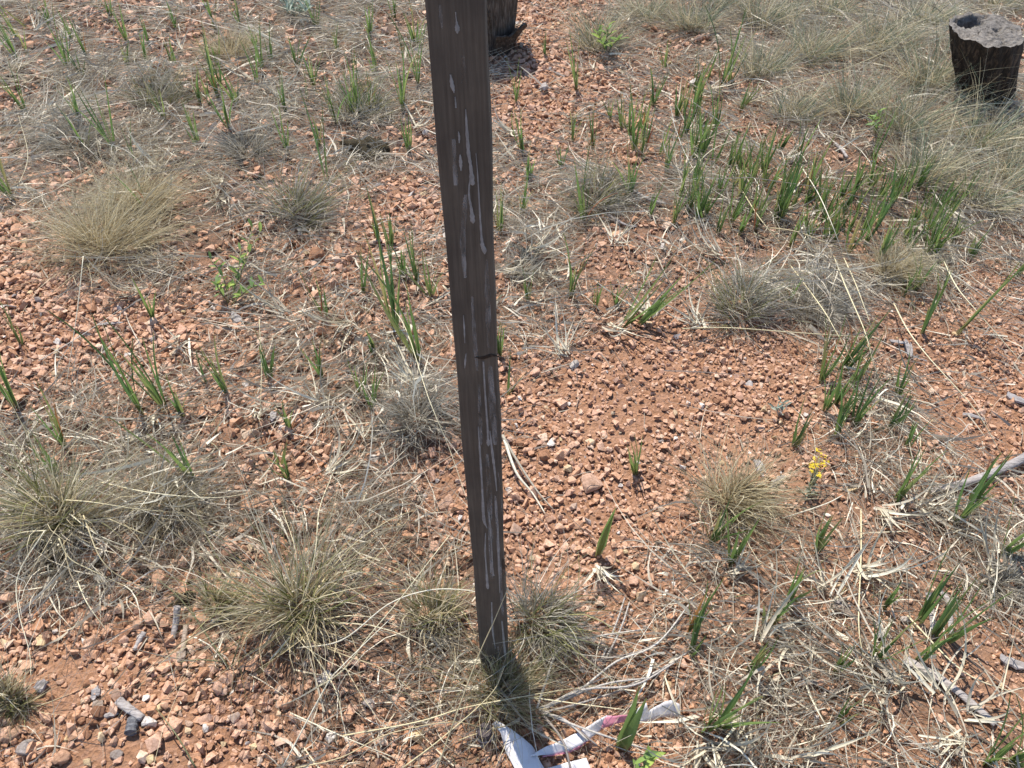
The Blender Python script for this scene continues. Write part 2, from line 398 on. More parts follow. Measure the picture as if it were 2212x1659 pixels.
# where gravel lies: everywhere, thinner and coarser away from the picture
def jitter_grid(step, lo_dep, hi_dep, where=0):
    a = np.arange(-2.6, 2.6, step); b = np.arange(0.12, 4.2, step)
    A, B = np.meshgrid(a, b); A = A.ravel() + rng.uniform(-.42, .42, A.size) * step; B = B.ravel() + rng.uniform(-.42, .42, B.size) * step
    qx, qy, dp = project(A, B, 0)
    ins = (qx > -130) & (qx < 2342) & (qy > -60) & (qy < 1750)
    beside = (qx > -620) & (qx < 2832) & (qy > -300) & (qy < 1900)
    k = (ins, beside & ~ins, ~beside)[where] & (dp >= lo_dep) & (dp < hi_dep)
    return A[k], B[k], np.full(k.sum(), step)
parts = [jitter_grid(0.0080, 0, 1.35), jitter_grid(0.0088, 1.35, 1.85), jitter_grid(0.0104, 1.85, 2.35), jitter_grid(0.0125, 2.35, 9), jitter_grid(0.0135, 0, 9, 1), jitter_grid(0.024, 0, 9, 2)]
gxs, gys, stp = (np.concatenate([q[i] for q in parts]) for i in range(3))
cov = cover(gxs, gys); ppx, ppy, dep = project(gxs, gys, 0)
coarse = np.clip(1.0 - 0.30 * np.clip((ppx - 1000) / 700, 0, 1) + 0.16 * np.clip((1000 - ppx) / 900, 0, 1), 0.7, 1.3)
patch = np.sin(gxs * 5.1 + 1.3) * np.sin(gys * 4.3 + 0.4) + 0.6 * np.sin(gxs * 11 + gys * 8)
size = np.minimum(stp, 0.0135) * 0.70 * np.clip(np.exp(rng.normal(0, 0.36, len(gxs))), 0.4, 2.3) * coarse * (1 + 0.06 * patch)
keep = rng.random(len(gxs)) < (1 - 0.78 * np.clip(cov * 1.35 - 0.3, 0, 1)) * np.clip(0.9 + 0.13 * patch, 0.5, 1)
gxs, gys, size, dep, ppx = gxs[keep], gys[keep], size[keep], dep[keep], ppx[keep]
# bare soil shows in a few places
for bx, by, br in ((130, 1480, 80), (250, 1610, 70), (185, 1650, 60), (60, 1530, 50), (395, 1580, 45), (1390, 880, 70), (2080, 960, 90), (1330, 930, 50), (2000, 860, 80)):
    g_ = ground_at(bx, by); rr = metres(br, g_)
    gone = ((gxs - g_.x) ** 2 + (gys - g_.y) ** 2 < rr * rr * rng.uniform(0.4, 1.2, len(gxs))) & (rng.random(len(gxs)) < 0.62)
    gxs, gys, size, dep, ppx = gxs[~gone], gys[~gone], size[~gone], dep[~gone], ppx[~gone]
# fine grit between
q = rng.random(len(gxs)) < 0.75
fx = gxs[q] + rng.uniform(-.006, .006, q.sum()); fy = gys[q] + rng.uniform(-.006, .006, q.sum())
gxs = np.concatenate([gxs, fx]); gys = np.concatenate([gys, fy]); dep = np.concatenate([dep, dep[q]])
size = np.concatenate([size, size[q] * 0 + rng.uniform(0.0019, 0.0036, q.sum()) * np.clip(dep[:len(q)][q] * 0.75, 1, 2)])
print('STONES', len(gxs))
lod = np.where(size / dep < 0.0024, 0, np.where(size / dep < 0.0036, 1, 2))
Vs, Ts, As, off = [], [], [], 0
for L in (0, 1, 2):
    which = np.nonzero(lod == L)[0]; pick = rng.integers(0, len(PROTO[L]), len(which))
    for k, (V, T) in enumerate(PROTO[L]):
        ii = which[pick == k]; n = len(ii)
        if n == 0: continue
        s = size[ii][:, None] * rng.uniform(0.82, 1.2, (n, 3))
        v = V[None] * s[:, None, :]
        v = np.einsum('nij,nkj->nki', rot_mats(n), v)
        v[:, :, 0] += gxs[ii][:, None]; v[:, :, 1] += gys[ii][:, None]
        v[:, :, 2] += (H(gxs[ii], gys[ii]) + size[ii] * rng.uniform(0.1, 0.7, n))[:, None]
        Vs.append(v.reshape(-1, 3)); Ts.append((T[None] + (off + np.arange(n) * len(V))[:, None, None]).reshape(-1, 3))
        As.append(np.repeat(np.clip(rng.beta(2.0, 2.0, n) * 0.98 + (rng.random(n) < 0.04) * rng.uniform(0, 0.6, n), 0, 1), len(V)))
        off += n * len(V)
gravel = link('gravel', mesh_np('gravel', np.concatenate(Vs), np.concatenate(Ts), M_GRAVEL, {'hue': np.concatenate(As)}))
tag(gravel, 'loose orange-pink granite gravel covering the soil', 'gravel', kind='stuff')
del Vs, Ts, As

LANDMARKS = [(215, 545, 'near the wide blond dome bunchgrass'), (640, 455, 'near the grey-green bunchgrass with a dark hollow'), (770, 225, 'near the mossy hollow'), (1290, 425, 'near the loose grey-green bunchgrass and twigs'),
    (1690, 655, 'near the paired grey bunchgrass cushions'), (1590, 1095, 'near the lone tan bunchgrass'), (345, 1105, 'near the low swept straw bunchgrass'), (120, 1130, 'near the olive bunchgrass with bleached stalks'), (645, 1330, 'near the tall olive bunchgrass'),
    (940, 700, 'close behind the post'), (900, 920, 'near the dark matted bunchgrass behind the post'), (495, 115, 'near the little straw cushion'), (1080, 1500, 'at the post foot'), (1400, 1560, 'near the flagging tape'), (2120, 150, 'near the black charred stump'),
    (1060, 90, 'near the tapered stump'), (497, 630, 'near the light green leafy weed'), (1760, 1010, 'near the yellow flowers'), (2120, 1020, 'near the long grey branch'), (2040, 1480, 'near the grey board end'), (270, 1540, 'near the charcoal block'),
    (330, 200, 'near the grey-green mat in bleached straw'), (1960, 480, 'among the leaning green blades'), (1390, 280, 'among the tall far sprouts'), (1280, 1040, 'on the bare gravel patch past the post'), (2060, 800, 'on the smooth bare gravel'), (1760, 1440, 'in the bleached leaf mats'),
    (120, 640, 'on the stony slope below the blond dome'), (440, 860, 'among scattered sprouts on stony gravel'), (1740, 110, 'in the thick bluish growth'), (640, 20, 'near the silver sage')]
def beside_what(px, py):
    return min(LANDMARKS, key=lambda q: (q[0] - px) ** 2 + (q[1] - py) ** 2)[2]
# larger single stones: each its own object
STONE_MESH = []
for i in range(16):
    V, T = hull(22, 900 + i, 0.6)
    STONE_MESH.append(mesh_np('stone', V, T, M_STONE))
    bmx = bmesh.new(); bmx.from_mesh(STONE_MESH[-1])
    bmesh.ops.bevel(bmx, geom=list(bmx.edges), offset=0.035, segments=1, affect='EDGES'); bmx.to_mesh(STONE_MESH[-1]); bmx.free()
def put_stone(px, py, rpx, label, group=None, name='stone', p=None):
    p = ground_at(px, py) if p is None else p
    r = metres(rpx, p)
    o = link(name, random.choice(STONE_MESH), None, (p.x, p.y, p.z + r * 0.38), (random.uniform(-.4, .4), random.uniform(-.4, .4), random.uniform(0, 6.28)),
             (r * random.uniform(.95, 1.15), r * random.uniform(.85, 1.05), r * random.uniform(.8, 1.05)))
    tag(o, label, 'stone', group)
    return p
placed = []
NAMED_STONES = [
    (682, 555, 22, 'blocky pink stone between the leafy weed and the post'), (962, 1090, 24, 'pale pink stone beside the post, level with its lower drips'),
    (500, 1190, 27, 'big pink flat-faced stone behind the tall olive bunchgrass'), (300, 1352, 19, 'brick-orange stone next to a slim upright grey stick'),
    (202, 1390, 20, 'squarish rusty stone on the open gravel below trailing straw'), (1278, 1048, 30, 'broadest pale stone on the bare gravel patch past the post'),
    (1174, 988, 17, 'upright brick-shaped orange stone beside a fallen pale leaf'), (1248, 1137, 17, 'smooth rounded pale pebble near the single broad blade'),
    (25, 1592, 26, 'large ochre stone beside the dark olive bunchgrass'), (62, 1622, 24, 'dark orange angular stone in the heap of big stones'),
    (112, 1588, 17, 'pink wedge stone topping the heap of big stones'), (135, 1640, 26, 'widest stone of the big stone heap at the picture edge soil'),
    (350, 1258, 26, 'pink banded stone under the trailing bleached blades'), (545, 945, 22, 'pale orange stone among scattered pebbles behind straw bunchgrass'),
    (1290, 1270, 20, 'low tan stone behind the dry skirted grass sprout'), (230, 650, 20, 'reddish stone near the wide blond dome bunchgrass'),
]
for px, py, r, lab in NAMED_STONES:
    placed.append((put_stone(px, py, r, lab), metres(r, ground_at(px, py))))
n_loose = 0; tries = 0
while n_loose < 270 and tries < 20000:
    tries += 1
    px = random.uniform(-20, 2232); py = random.uniform(20, 1690)
    p = ground_at(px, py)
    cv = float(cover(np.array(p.x), np.array(p.y)))
    if random.random() < cv * 1.25: continue
    if px > 1500 and random.random() < 0.55: continue
    near = (py / 1659)
    r = random.uniform(7.5, 13) * (0.62 + 0.5 * near) * (1.15 if px < 900 else 0.95)
    if random.random() < 0.1: r *= 1.35
    rm = metres(r, p)
    if any((p.x - q.x) ** 2 + (p.y - q.y) ** 2 < (rm + m) ** 2 * 0.9 for q, m in placed): continue
    placed.append((p, rm)); n_loose += 1
    put_stone(0, 0, r, '%s angular granite stone lying loose %s' % ('walnut-sized' if rm > 0.0125 else 'nut-sized', beside_what(px, py)), 'loose granite stones on the gravel', 'stone', p)

# ------------------------------------------------------------------ ribbons (many thin blades in one mesh)
def ribbons(base, d0, L, width, droop, side, seg=4, floor=True, taper=1.6, lift=0.0015, wtop=0.12):
    n = len(base); t = np.linspace(0, 1, seg + 1)
    d0 = d0 / np.linalg.norm(d0, axis=1)[:, None]
    hz = np.cross(d0, np.array((0, 0, 1.0))); hn = np.linalg.norm(hz, axis=1)[:, None]
    hz = np.where(hn < 1e-3, np.array((1.0, 0, 0)), hz / np.maximum(hn, 1e-3))
    P = base[:, None] + d0[:, None] * (t[None, :, None] * L[:, None, None]) + hz[:, None] * (side * L)[:, None, None] * (t ** 2)[None, :, None]
    P[:, :, 2] -= (droop * L)[:, None] * (t ** 2.0)[None]
    if floor:
        g = H(P[:, :, 0], P[:, :, 1]) + lift
        P[:, :, 2] = np.maximum(P[:, :, 2], g + rng.uniform(0, 0.004, (n, 1)))
    tang = np.gradient(P, axis=1); tang /= np.maximum(np.linalg.norm(tang, axis=2), 1e-9)[:, :, None]
    roll = rng.uniform(0, 2 * np.pi, n)
    rv = np.stack([np.cos(roll), np.sin(roll), rng.uniform(-.4, .4, n)], 1)
    W = np.cross(tang, rv[:, None]); W /= np.maximum(np.linalg.norm(W, axis=2), 1e-6)[:, :, None]
    wt = width[:, None] * np.maximum(1 - t[None] ** taper, wtop) * 0.5
    A = P + W * wt[:, :, None]; B = P - W * wt[:, :, None]
    V = np.stack([A, B], 2).reshape(-1, 3)
    k = np.arange(n)[:, None] * (2 * (seg + 1)) + np.arange(seg)[None] * 2
    Fq = np.stack([k, k + 1, k + 3, k + 2], -1).reshape(-1, 4)
    return V, Fq, 2 * (seg + 1)

def blade_obj(name, base, d0, L, width, droop, side, hue, mat, parent=None, seg=4, origin=None, **kw):
    V, Fq, per = ribbons(base, d0, L, width, droop, side, seg, **kw)
    if origin is not None: V = V - np.array(origin)
    me = mesh_np(name, V, Fq, mat, {'hue': np.repeat(hue, per)}, smooth=True)
    return link(name, me, parent)

# dry litter lying between the plants
def litter_spots(N, power, floor_):
    lx = rng.uniform(-2.4, 2.4, N); ly = rng.uniform(0.25, 4.0, N)
    c = cover(lx, ly); qx, qy, dp = project(lx, ly, 0)
    clump = np.clip(0.5 + 0.75 * np.sin(lx * 13 + 2 * np.sin(ly * 7)) * np.sin(ly * 11 + 1.5 * np.sin(lx * 9)) + 0.3 * np.sin(lx * 31 + 3 * np.sin(ly * 23)) * np.sin(ly * 29), 0.05, 1)
    ins = (qx > -150) & (qx < 2362) & (qy > -80) & (qy < 1760)
    k = rng.random(N) < np.clip(c ** power * 2.0, floor_, 1) * clump * np.where(ins, 1.0, 0.22)
    return lx[k], ly[k], c[k], clump[k]
lx, ly, c, cl = litter_spots(370000, 1.4, 0.006); n = len(lx)
az = rng.normal(0, 0.9, n) + 2.2 * np.sin(lx * 3 + 1) + 1.7 * np.sin(ly * 4)
el = np.abs(rng.normal(0, 0.25, n))
d0 = np.stack([np.cos(az) * np.cos(el), np.sin(az) * np.cos(el), np.sin(el)], 1)
Lb = rng.gamma(2.6, 0.025, n) * (0.75 + 0.5 * c); wid = np.exp(rng.normal(math.log(0.0016), 0.55, n))
bz = H(lx, ly) + 0.004 + rng.uniform(0.0, 0.03, n) * c * (0.4 + cl)
print('LITTER', n)
lit = blade_obj('grass_litter', np.stack([lx, ly, bz], 1), d0, Lb, wid, rng.uniform(0, 0.6, n), rng.normal(0, 0.55, n), np.clip(rng.beta(1.5, 1.5, n), 0, 1), M_LITTER, seg=4, lift=0.004)
tag(lit, 'weathered grey and straw grass litter strewn over the gravel', 'grass litter', kind='stuff')
# low wiry dead growth standing in the litter
lx, ly, c, cl = litter_spots(130000, 1.7, 0.0); n = len(lx)
az = rng.uniform(0, 6.283, n); el = rng.uniform(0.35, 1.35, n)
d0 = np.stack([np.cos(az) * np.cos(el), np.sin(az) * np.cos(el), np.sin(el)], 1)
print('WISPS', n)
wsp = blade_obj('wiry_grass', np.stack([lx, ly, H(lx, ly)], 1), d0, rng.gamma(4, 0.013, n) * (0.6 + 0.6 * c), np.exp(rng.normal(math.log(0.0012), 0.35, n)), rng.uniform(0.1, 0.8, n), rng.normal(0, 0.3, n),
                np.clip(rng.beta(1.9, 1.7, n), 0, 1), M_WISP, seg=4)
tag(wsp, 'low wiry dry and greenish grass growing thinly through the litter', 'grass', kind='stuff')

# ------------------------------------------------------------------ bunchgrass tufts
def tuft(px, py, wpx, hpx, look, label, name='bunchgrass', group=None):
    p = ground_at(px, py); R = metres(wpx, p); Hh = metres(hpx, p) / 0.72
    e = link(name, None, None, p)
    tag(e, label, 'grass tuft', group)
    size = min(1.0, R / 0.11); wind = (0.1 + 0.18 * math.sin(px * 1.7), 0.18 * math.sin(py * 2.3) - 0.05)
    spec = {'blond': [('dry_blades', M_BLOND, 1000, 0.0011, 1.0, 0.9)],
            'blondgrey': [('dry_blades', M_BLOND, 520, 0.0012, 1.0, 1.1), ('dead_blades', M_GREYT, 420, 0.0014, 1.25, 1.4)],
            'grey': [('dead_blades', M_GREYT, 800, 0.0013, 0.9, 1.1)],
            'greygreen': [('dead_blades', M_GREYT, 620, 0.0013, 0.9, 1.1), ('green_blades', M_OLIVE, 160, 0.0012, 1.0, 0.6)],
            'olive': [('dead_blades', M_GREYT, 260, 0.0012, 0.75, 1.3), ('olive_blades', M_OLIVE, 190, 0.0015, 0.9, 0.5), ('dry_blades', M_BLOND, 300, 0.0016, 1.2, 0.75)],
            'fine': [('dry_blades', M_BLOND, 700, 0.0009, 1.0, 0.9), ('green_blades', M_OLIVE, 260, 0.0009, 0.95, 0.7)],
            'blue': [('blue_blades', M_BLUE, 110, 0.0018, 1.0, 0.4), ('dry_blades', M_BLOND, 230, 0.0014, 1.25, 0.8), ('dead_blades', M_GREYT, 330, 0.0015, 0.85, 1.25)]}[look]
    for nm, mat, cnt, w, hf, spread in spec:
        cnt = int(cnt * (0.45 + 0.55 * size))
        a = rng.uniform(0, 2 * np.pi, cnt); q = np.sqrt(rng.random(cnt)) * (1 + 0.3 * np.sin(a * 3 + px) + 0.2 * np.sin(a * 5 + py))
        lean = 0.15 + q * spread * rng.uniform(0.5, 1.15, cnt)
        bx = p.x + np.cos(a) * q * R * 0.55; by = p.y + np.sin(a) * q * R * 0.4 + R * 0.2
        a2 = a + rng.normal(0, 0.8, cnt)
        d = np.stack([np.cos(a2) * np.sin(lean) + wind[0], np.sin(a2) * np.sin(lean) + wind[1], np.cos(lean)], 1)
        Ln = Hh * hf * np.clip(rng.normal(0.88, 0.3, cnt), 0.25, 1.6) * (1 + 0.25 * q)
        blade_obj(nm, np.stack([bx, by, H(bx, by) - 0.003], 1), d, Ln, w * rng.uniform(0.7, 1.4, cnt), rng.uniform(0.05, 0.5, cnt) * (0.4 + spread * 0.6), rng.normal(0, 0.34, cnt),
                  np.clip(rng.beta(1.8, 1.6, cnt), 0, 1), mat, e, 5, origin=p)['kind'] = 'stuff'
    return e
TUFT = {t_[5]: tuft(*t_) for t_ in TUFTS}
for t_ in BLUE_TUFTS: tuft(*t_, 'blue', 'loose bluish-green and straw bunchgrass ' + ('beside the black charred stump' if math.hypot(t_[0] - 2136, t_[1] - 150) < 190 else 'below the black charred stump' if t_[1] > 240 else 'on thinly grassed gravel past the tapered stump' if t_[0] < 1450 else 'in the thick growth between the two stumps'), group='bluish bunchgrass')

# moss lumps
def lump(name, rx, ry, rz, seed, mat, sub=4, amp=0.25, fr=3.0):
    bm = bmesh.new(); bmesh.ops.create_icosphere(bm, subdivisions=sub, radius=1)
    r = random.Random(seed); ph = [(r.uniform(-1, 1), r.uniform(-1, 1), r.uniform(-1, 1), r.uniform(0, 6.3)) for _ in range(12)]
    for v in bm.verts:
        d = sum(math.sin(fr * (1 + 0.35 * i) * (a * v.co.x + b * v.co.y + c_ * v.co.z) + s) / (1 + 0.4 * i) for i, (a, b, c_, s) in enumerate(ph))
        v.co *= 1 + amp * d * 0.4
        v.co.x *= rx; v.co.y *= ry; v.co.z *= rz
    me = bpy.data.meshes.new(name); bm.to_mesh(me); bm.free(); me.materials.append(mat)
    for f in me.polygons: f.use_smooth = True
    return me
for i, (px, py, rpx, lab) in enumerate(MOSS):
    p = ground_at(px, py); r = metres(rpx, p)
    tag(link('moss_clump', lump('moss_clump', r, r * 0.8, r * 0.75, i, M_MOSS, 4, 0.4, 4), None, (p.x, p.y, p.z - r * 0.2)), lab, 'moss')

# ------------------------------------------------------------------ green grass sprouts, blade by blade
def blade_mesh(name, bend, mat, seg=8, twist=0.0, vdepth=0.012, base=0.55):
    V = []; Fq = []
    for i in range(seg + 1):
        t = i / seg
        w = 0.5 * min(1, base + 1.8 * t) * (1 - max(0, t - 0.3) / 0.7) ** 0.8
        w = max(w, 0.03)
        y = bend * t ** 2.2; z = t - 0.35 * bend * bend * t ** 3
        a = twist * t
        for s in (-1, 0, 1):
            V.append((s * w * math.cos(a), y + (abs(s) * vdepth * 0.6) + s * w * math.sin(a) * 0.04, z))
    for i in range(seg):
        for s in (0, 1):
            a = i * 3 + s; Fq.append((a, a + 1, a + 4, a + 3))
    return mesh_np(name, V, Fq, mat, smooth=True)
BLADES = [blade_mesh('blade', random.choice((0.02, 0.05, 0.1, 0.16, 0.28)), M_GREEN, 8, random.uniform(-1.0, 1.0)) for _ in range(12)]
REDB = [blade_mesh('blade', b, M_REDLEAF, 8, 0.5) for b in (0.2, 0.45)]

def up_for(p, px_top, py_top):
    """height above p at which a plumb line through p crosses the photograph row py_top"""
    lo, hi = 0.0, 0.6
    for _ in range(24):
        m = (lo + hi) / 2
        if float(project(p.x, p.y, p.z + m)[1]) > py_top: lo = m
        else: hi = m
    return lo
def sprout(px, py, h, n=4, w=5.5, lean=0.0, label=None, group=None, name='grass_sprout', spread=0.15, near_=False):
    p = ground_at(px, py)
    L = up_for(p, px, py - h) * 1.18
    e = link(name, None, None, (p.x, p.y, p.z - 0.004), (random.uniform(-.08, .08), lean + random.uniform(-.1, .1), 0))
    if near_:
        label = '%s green grass sprout of %s blades %s' % ('tall' if L > 0.19 else 'short' if L < 0.1 else 'middling', {3: 'three', 4: 'four', 5: 'five', 6: 'six', 7: 'seven', 8: 'eight', 9: 'nine'}[n], beside_what(px, py)); group = 'green grass sprouts'
    tag(e, label, 'grass sprout', group)
    for i in range(n):
        a = random.uniform(0, 6.283); tl = abs(random.gauss(0, spread)) + (0.04 if i else 0)
        ln = L * (1.0 if i == 0 else random.uniform(0.45, 0.98)) / max(0.75, math.cos(tl))
        ww = w * 0.00102 * random.uniform(0.7, 1.2)
        me = random.choice(REDB) if (i == n - 1 and random.random() < 0.12) else random.choice(BLADES)
        link('blade', me, e, (random.uniform(-.004, .004), random.uniform(-.004, .004), 0), (-tl, 0, a) if False else (tl * math.cos(a), tl * math.sin(a), random.uniform(0, 6.283)), (ww, ln, ln))
    return e
SPROUTS = [  # foot x, foot y, height (px), blades
 (150,153,120,5),(273,92,90,4),(380,67,65,4),(323,103,60,3),(370,140,60,4),(473,220,150,6),(493,277,110,4),(567,160,105,4),(253,333,140,4),(290,350,80,2),(32,433,190,4),(323,460,100,2),
 (623,333,95,3),(707,393,170,2),(683,67,70,6),(180,173,90,4),(587,143,100,3),(437,233,80,4),(360,267,90,4),(193,133,100,4),(853,40,60,6),(898,100,100,5),(760,227,130,4),(871,247,150,4),
 (904,187,140,4),(883,327,75,4),(818,520,95,4),(845,533,70,4),(901,613,110,6),(1244,197,115,4),(1115,223,85,4),(1321,263,60,3),(1370,330,130,5),(1390,290,110,5),(1362,420,120,4),
 (1345,280,70,3),(1238,307,70,4),(1281,320,75,5),(1211,370,60,4),(1128,333,100,4),(1141,393,70,4),(1128,467,90,4),(1078,505,95,5),(1261,483,140,3),(1355,430,90,4),(1401,467,80,4),
 (1455,483,80,4),(1435,157,65,4),(1499,200,85,5),(1554,197,150,5),(1574,187,105,4),(1481,300,90,5),(1641,333,50,4),(1681,330,55,4),(1724,343,95,3),(1581,333,60,4),(1551,427,85,4),
 (1597,433,70,4),(1651,400,70,3),(1707,453,85,5),(1741,443,75,5),(1764,467,80,5),(1834,423,65,5),(1827,550,120,3),(1867,533,120,4),(1891,500,110,4),(1924,450,100,4),(1881,353,125,3),
 (2001,487,85,3),(2041,467,75,4),(2007,550,100,4),(1551,507,80,4),(1597,507,90,4),(1707,533,90,3),(1957,550,90,4),(2074,440,75,4),(2107,340,60,3),(308,903,195,3),(360,886,175,3),
 (397,903,80,3),(143,970,115,4),(127,1030,85,4),(493,853,105,5),(443,830,65,2),(583,820,95,4),(703,686,85,4),(333,693,85,3),(697,820,75,4),(627,930,55,3),(627,1037,75,4),(40,886,200,5),
 (421,1040,120,3),(607,1010,50,2),(43,746,90,3),(785,636,85,4),(855,726,230,4),(908,786,195,4),(805,886,95,4),(781,853,80,3),(1232,643,125,5),(1142,650,75,4),(1096,850,65,2),
 (1078,770,75,5),(1285,663,55,4),(1375,1023,75,5),(808,763,60,3),(1701,656,65,4),(1771,826,115,5),(1814,800,115,5),(1841,836,95,4),(1808,943,110,5),(1714,966,75,4),(1841,920,110,5),
 (1921,926,70,3),(1991,720,90,3),(1958,966,60,4),(1934,1086,100,4),(2091,1096,105,6),(1974,633,80,5),(2024,653,70,4),(1534,1173,105,5),(1574,1223,95,3),(1487,1379,110,4),(1494,1416,60,3),
 (1654,1349,60,3),(1700,1306,90,4),(1617,1449,65,6),(1767,1190,80,3),(1801,1453,55,3),(1887,1426,105,5),(1987,1346,115,3),(2014,1380,115,3),(2044,1383,90,3),(1981,1430,65,3),
 (1521,1586,95,5),(1547,1573,105,4),(2064,1133,100,4),(2167,1196,95,5),(2130,1652,75,4),(2174,1650,80,4),(1811,1560,45,3),(1907,1313,75,3),(40,130,110,4),(110,60,80,5),(240,40,60,5),
 (520,60,70,4),(640,150,80,4),(60,250,110,3),(1180,130,60,3),(1410,230,80,4),(1460,260,90,5),(1520,330,80,5),(1440,380,80,5),(1620,470,80,4),(1800,480,80,4),(1850,460,80,4),(1900,560,90,4),
 (1780,520,80,4),(1680,490,70,4),(1960,500,80,4),(2090,560,70,3),(730,120,70,4),(800,90,80,5),(930,640,90,4),(870,600,80,3),(1950,640,70,4),(2190,600,60,3),(1330,660,70,3)]
_r = random.Random(4)
for (x0, x1, y0, y1, cnt_, h0, h1) in ((1440, 2080, 300, 570, 62, 60, 115), (1340, 1600, 180, 360, 14, 60, 110), (30, 900, 20, 330, 26, 55, 110), (1760, 1960, 770, 960, 7, 60, 100)):
    for _ in range(cnt_):
        u, v = _r.random(), _r.random()
        if x0 == 1440: SPROUTS.append((x0 + u * (x1 - x0), y0 + 20 + u * 110 + v * 150, _r.uniform(h0, h1), _r.randint(3, 5)))
        else: SPROUTS.append((x0 + u * (x1 - x0), y0 + v * (y1 - y0), _r.uniform(h0, h1), _r.randint(2, 5)))
for (px, py, h, n_) in SPROUTS:
    sprout(px, py, h, n_ + 1 + 2 * (n_ > 2), w=random.uniform(4.5, 6.5) * (1.0 if py < 1000 else 1.1), lean=0.06 if px > 1400 else 0.0, near_=True)
sprout(1338, 712, 140, 4, 7, 0.5, 'green grass sprout leaning far over beside pale fallen leaves and twigs past the post')
sprout(1376, 705, 150, 4, 7, 0.55, 'longest leaning green grass sprout beside pale fallen leaves past the post')
sprout(2061, 726, 165, 3, 7, 0.12, 'tall thin grass sprout leaning alone beside the bare smooth gravel')
sprout(1291, 1205, 95, 2, 13, 0.05, 'single broad green blade rising from a curled dry skirt of dead leaves', spread=0.04)
sprout(1338, 1618, 98, 3, 15, 0.0, 'broad-bladed green grass sprout in front of the pink folded tape', spread=0.06)
sprout(60, 60, 60, 4, 6, -0.5, 'green grass sprout leaning flat over bleached straw with rust-red lower blade')

# ------------------------------------------------------------------ tubes: stalks, twigs
def catmull(P, per=6):
    P = [np.array(p, dtype=float) for p in P]; P = [2 * P[0] - P[1]] + P + [2 * P[-1] - P[-2]]
    outp = []
    for i in range(1, len(P) - 2):
        for j in range(per):
            t = j / per; a, b, c_, d = P[i - 1:i + 3]
            outp.append(0.5 * ((2 * b) + (c_ - a) * t + (2 * a - 5 * b + 4 * c_ - d) * t * t + (3 * b - a - 3 * c_ + d) * t ** 3))
    outp.append(P[-2]); return np.array(outp)
def tube(name, pts, r0, r1, mat, sides=5, wob=0.0, flat=1.0):
    pts = np.asarray(pts); n = len(pts)
    T = np.gradient(pts, axis=0); T /= np.maximum(np.linalg.norm(T, axis=1), 1e-9)[:, None]
    ref = np.array((0.13, 0.2, 1.0)); U = np.cross(T, ref); U /= np.maximum(np.linalg.norm(U, axis=1), 1e-6)[:, None]; W = np.cross(U, T)
    V = []
    for i in range(n):
        r = r0 + (r1 - r0) * i / (n - 1)
        for s in range(sides):
            a = 2 * math.pi * s / sides; q = r * (1 + wob * (random.random() - .5))
            V.append(pts[i] + U[i] * math.cos(a) * q + W[i] * math.sin(a) * q * flat)
    Fq = [(i * sides + s, i * sides + (s + 1) % sides, (i + 1) * sides + (s + 1) % sides, (i + 1) * sides + s) for i in range(n - 1) for s in range(sides)]
    c0, c1 = len(V), len(V) + 1
    V += [pts[0], pts[-1]]
    Fq += [(c0, (s + 1) % sides, s, s) for s in range(0)]
    me = bpy.data.meshes.new(name)
    caps = [(c0, (s + 1) % sides, s) for s in range(sides)] + [(c1, (n - 1) * sides + s, (n - 1) * sides + (s + 1) % sides) for s in range(sides)]
    me.from_pydata([tuple(map(float, v)) for v in V], [], Fq + caps); me.materials.append(mat)
    for f in me.polygons: f.use_smooth = True
    return me
def stalk(points, r_mm, mat, label=None, group=None, name='dry_stalk', cat='grass stalk', tip=0.45, sides=5, parent=None):
    """points: photograph x, y and height above the ground"""
    pts = [np.array(ground_at(x, y, u)) for x, y, u in points]
    o = pts[0].copy()
    me = tube(name, catmull([q - o for q in pts]), r_mm * 0.001, r_mm * 0.001 * tip, mat, sides)
    if parent is not None: return link(name, me, parent, Vector(o) - parent.location)
    return tag(link(name, me, None, o), label, cat, group)
G1 = ('long pale straw stalk stretched across the gravel past the leaning green sprouts', 'long pale stalks across the gravel')
for pts in ([(1707,573,.03),(1774,663,.07),(1808,720,.07),(1864,816,.02)], [(1801,553,.03),(1827,620,.08),(1867,713,.09),(1887,786,.06),(1904,830,.02)], [(1821,553,.02),(1851,620,.06),(1881,703,.04)],
            [(2037,560,.02),(2067,620,.06),(2117,680,.06),(2207,783,.02)], [(1931,656,.02),(1961,713,.06),(2007,773,.08),(2107,886,.06),(2161,980,.01)], [(1474,710,.02),(1574,708,.04),(1741,720,.05),(1901,730,.03)],
            [(1594,397,.02),(1640,470,.05),(1690,530,.02)], [(1731,360,.02),(1767,417,.07),(1794,477,.08),(1821,547,.03)], [(1614,223,.02),(1714,183,.06),(1841,143,.08),(1941,97,.05)],
            [(1824,380,.02),(1891,377,.05),(2007,357,.07),(2091,343,.04)], [(2007,243,.03),(2107,227,.06),(2190,220,.05)], [(1640,490,.02),(1720,500,.05),(1800,530,.04),(1870,550,.01)],
            [(1480,330,.02),(1560,285,.08),(1640,275,.08),(1700,300,.03)], [(1470,400,.01),(1530,330,.07),(1590,300,.1)], [(1880,840,.01),(1960,900,.02),(2090,1000,.01)], [(1690,1120,.01),(1780,1090,.04),(1820,1070,.05)],
            [(1860,1100,.01),(1860,1200,.02),(1855,1350,.03),(1870,1440,.01)], [(1960,1330,.01),(2080,1450,.03),(2200,1500,.02)]):
    stalk(pts, 1.4, M_STALK, *G1)
G2 = ('straw-yellow grass stalk lying crosswise in front of the post and hub stake', 'yellow stalks by the post')
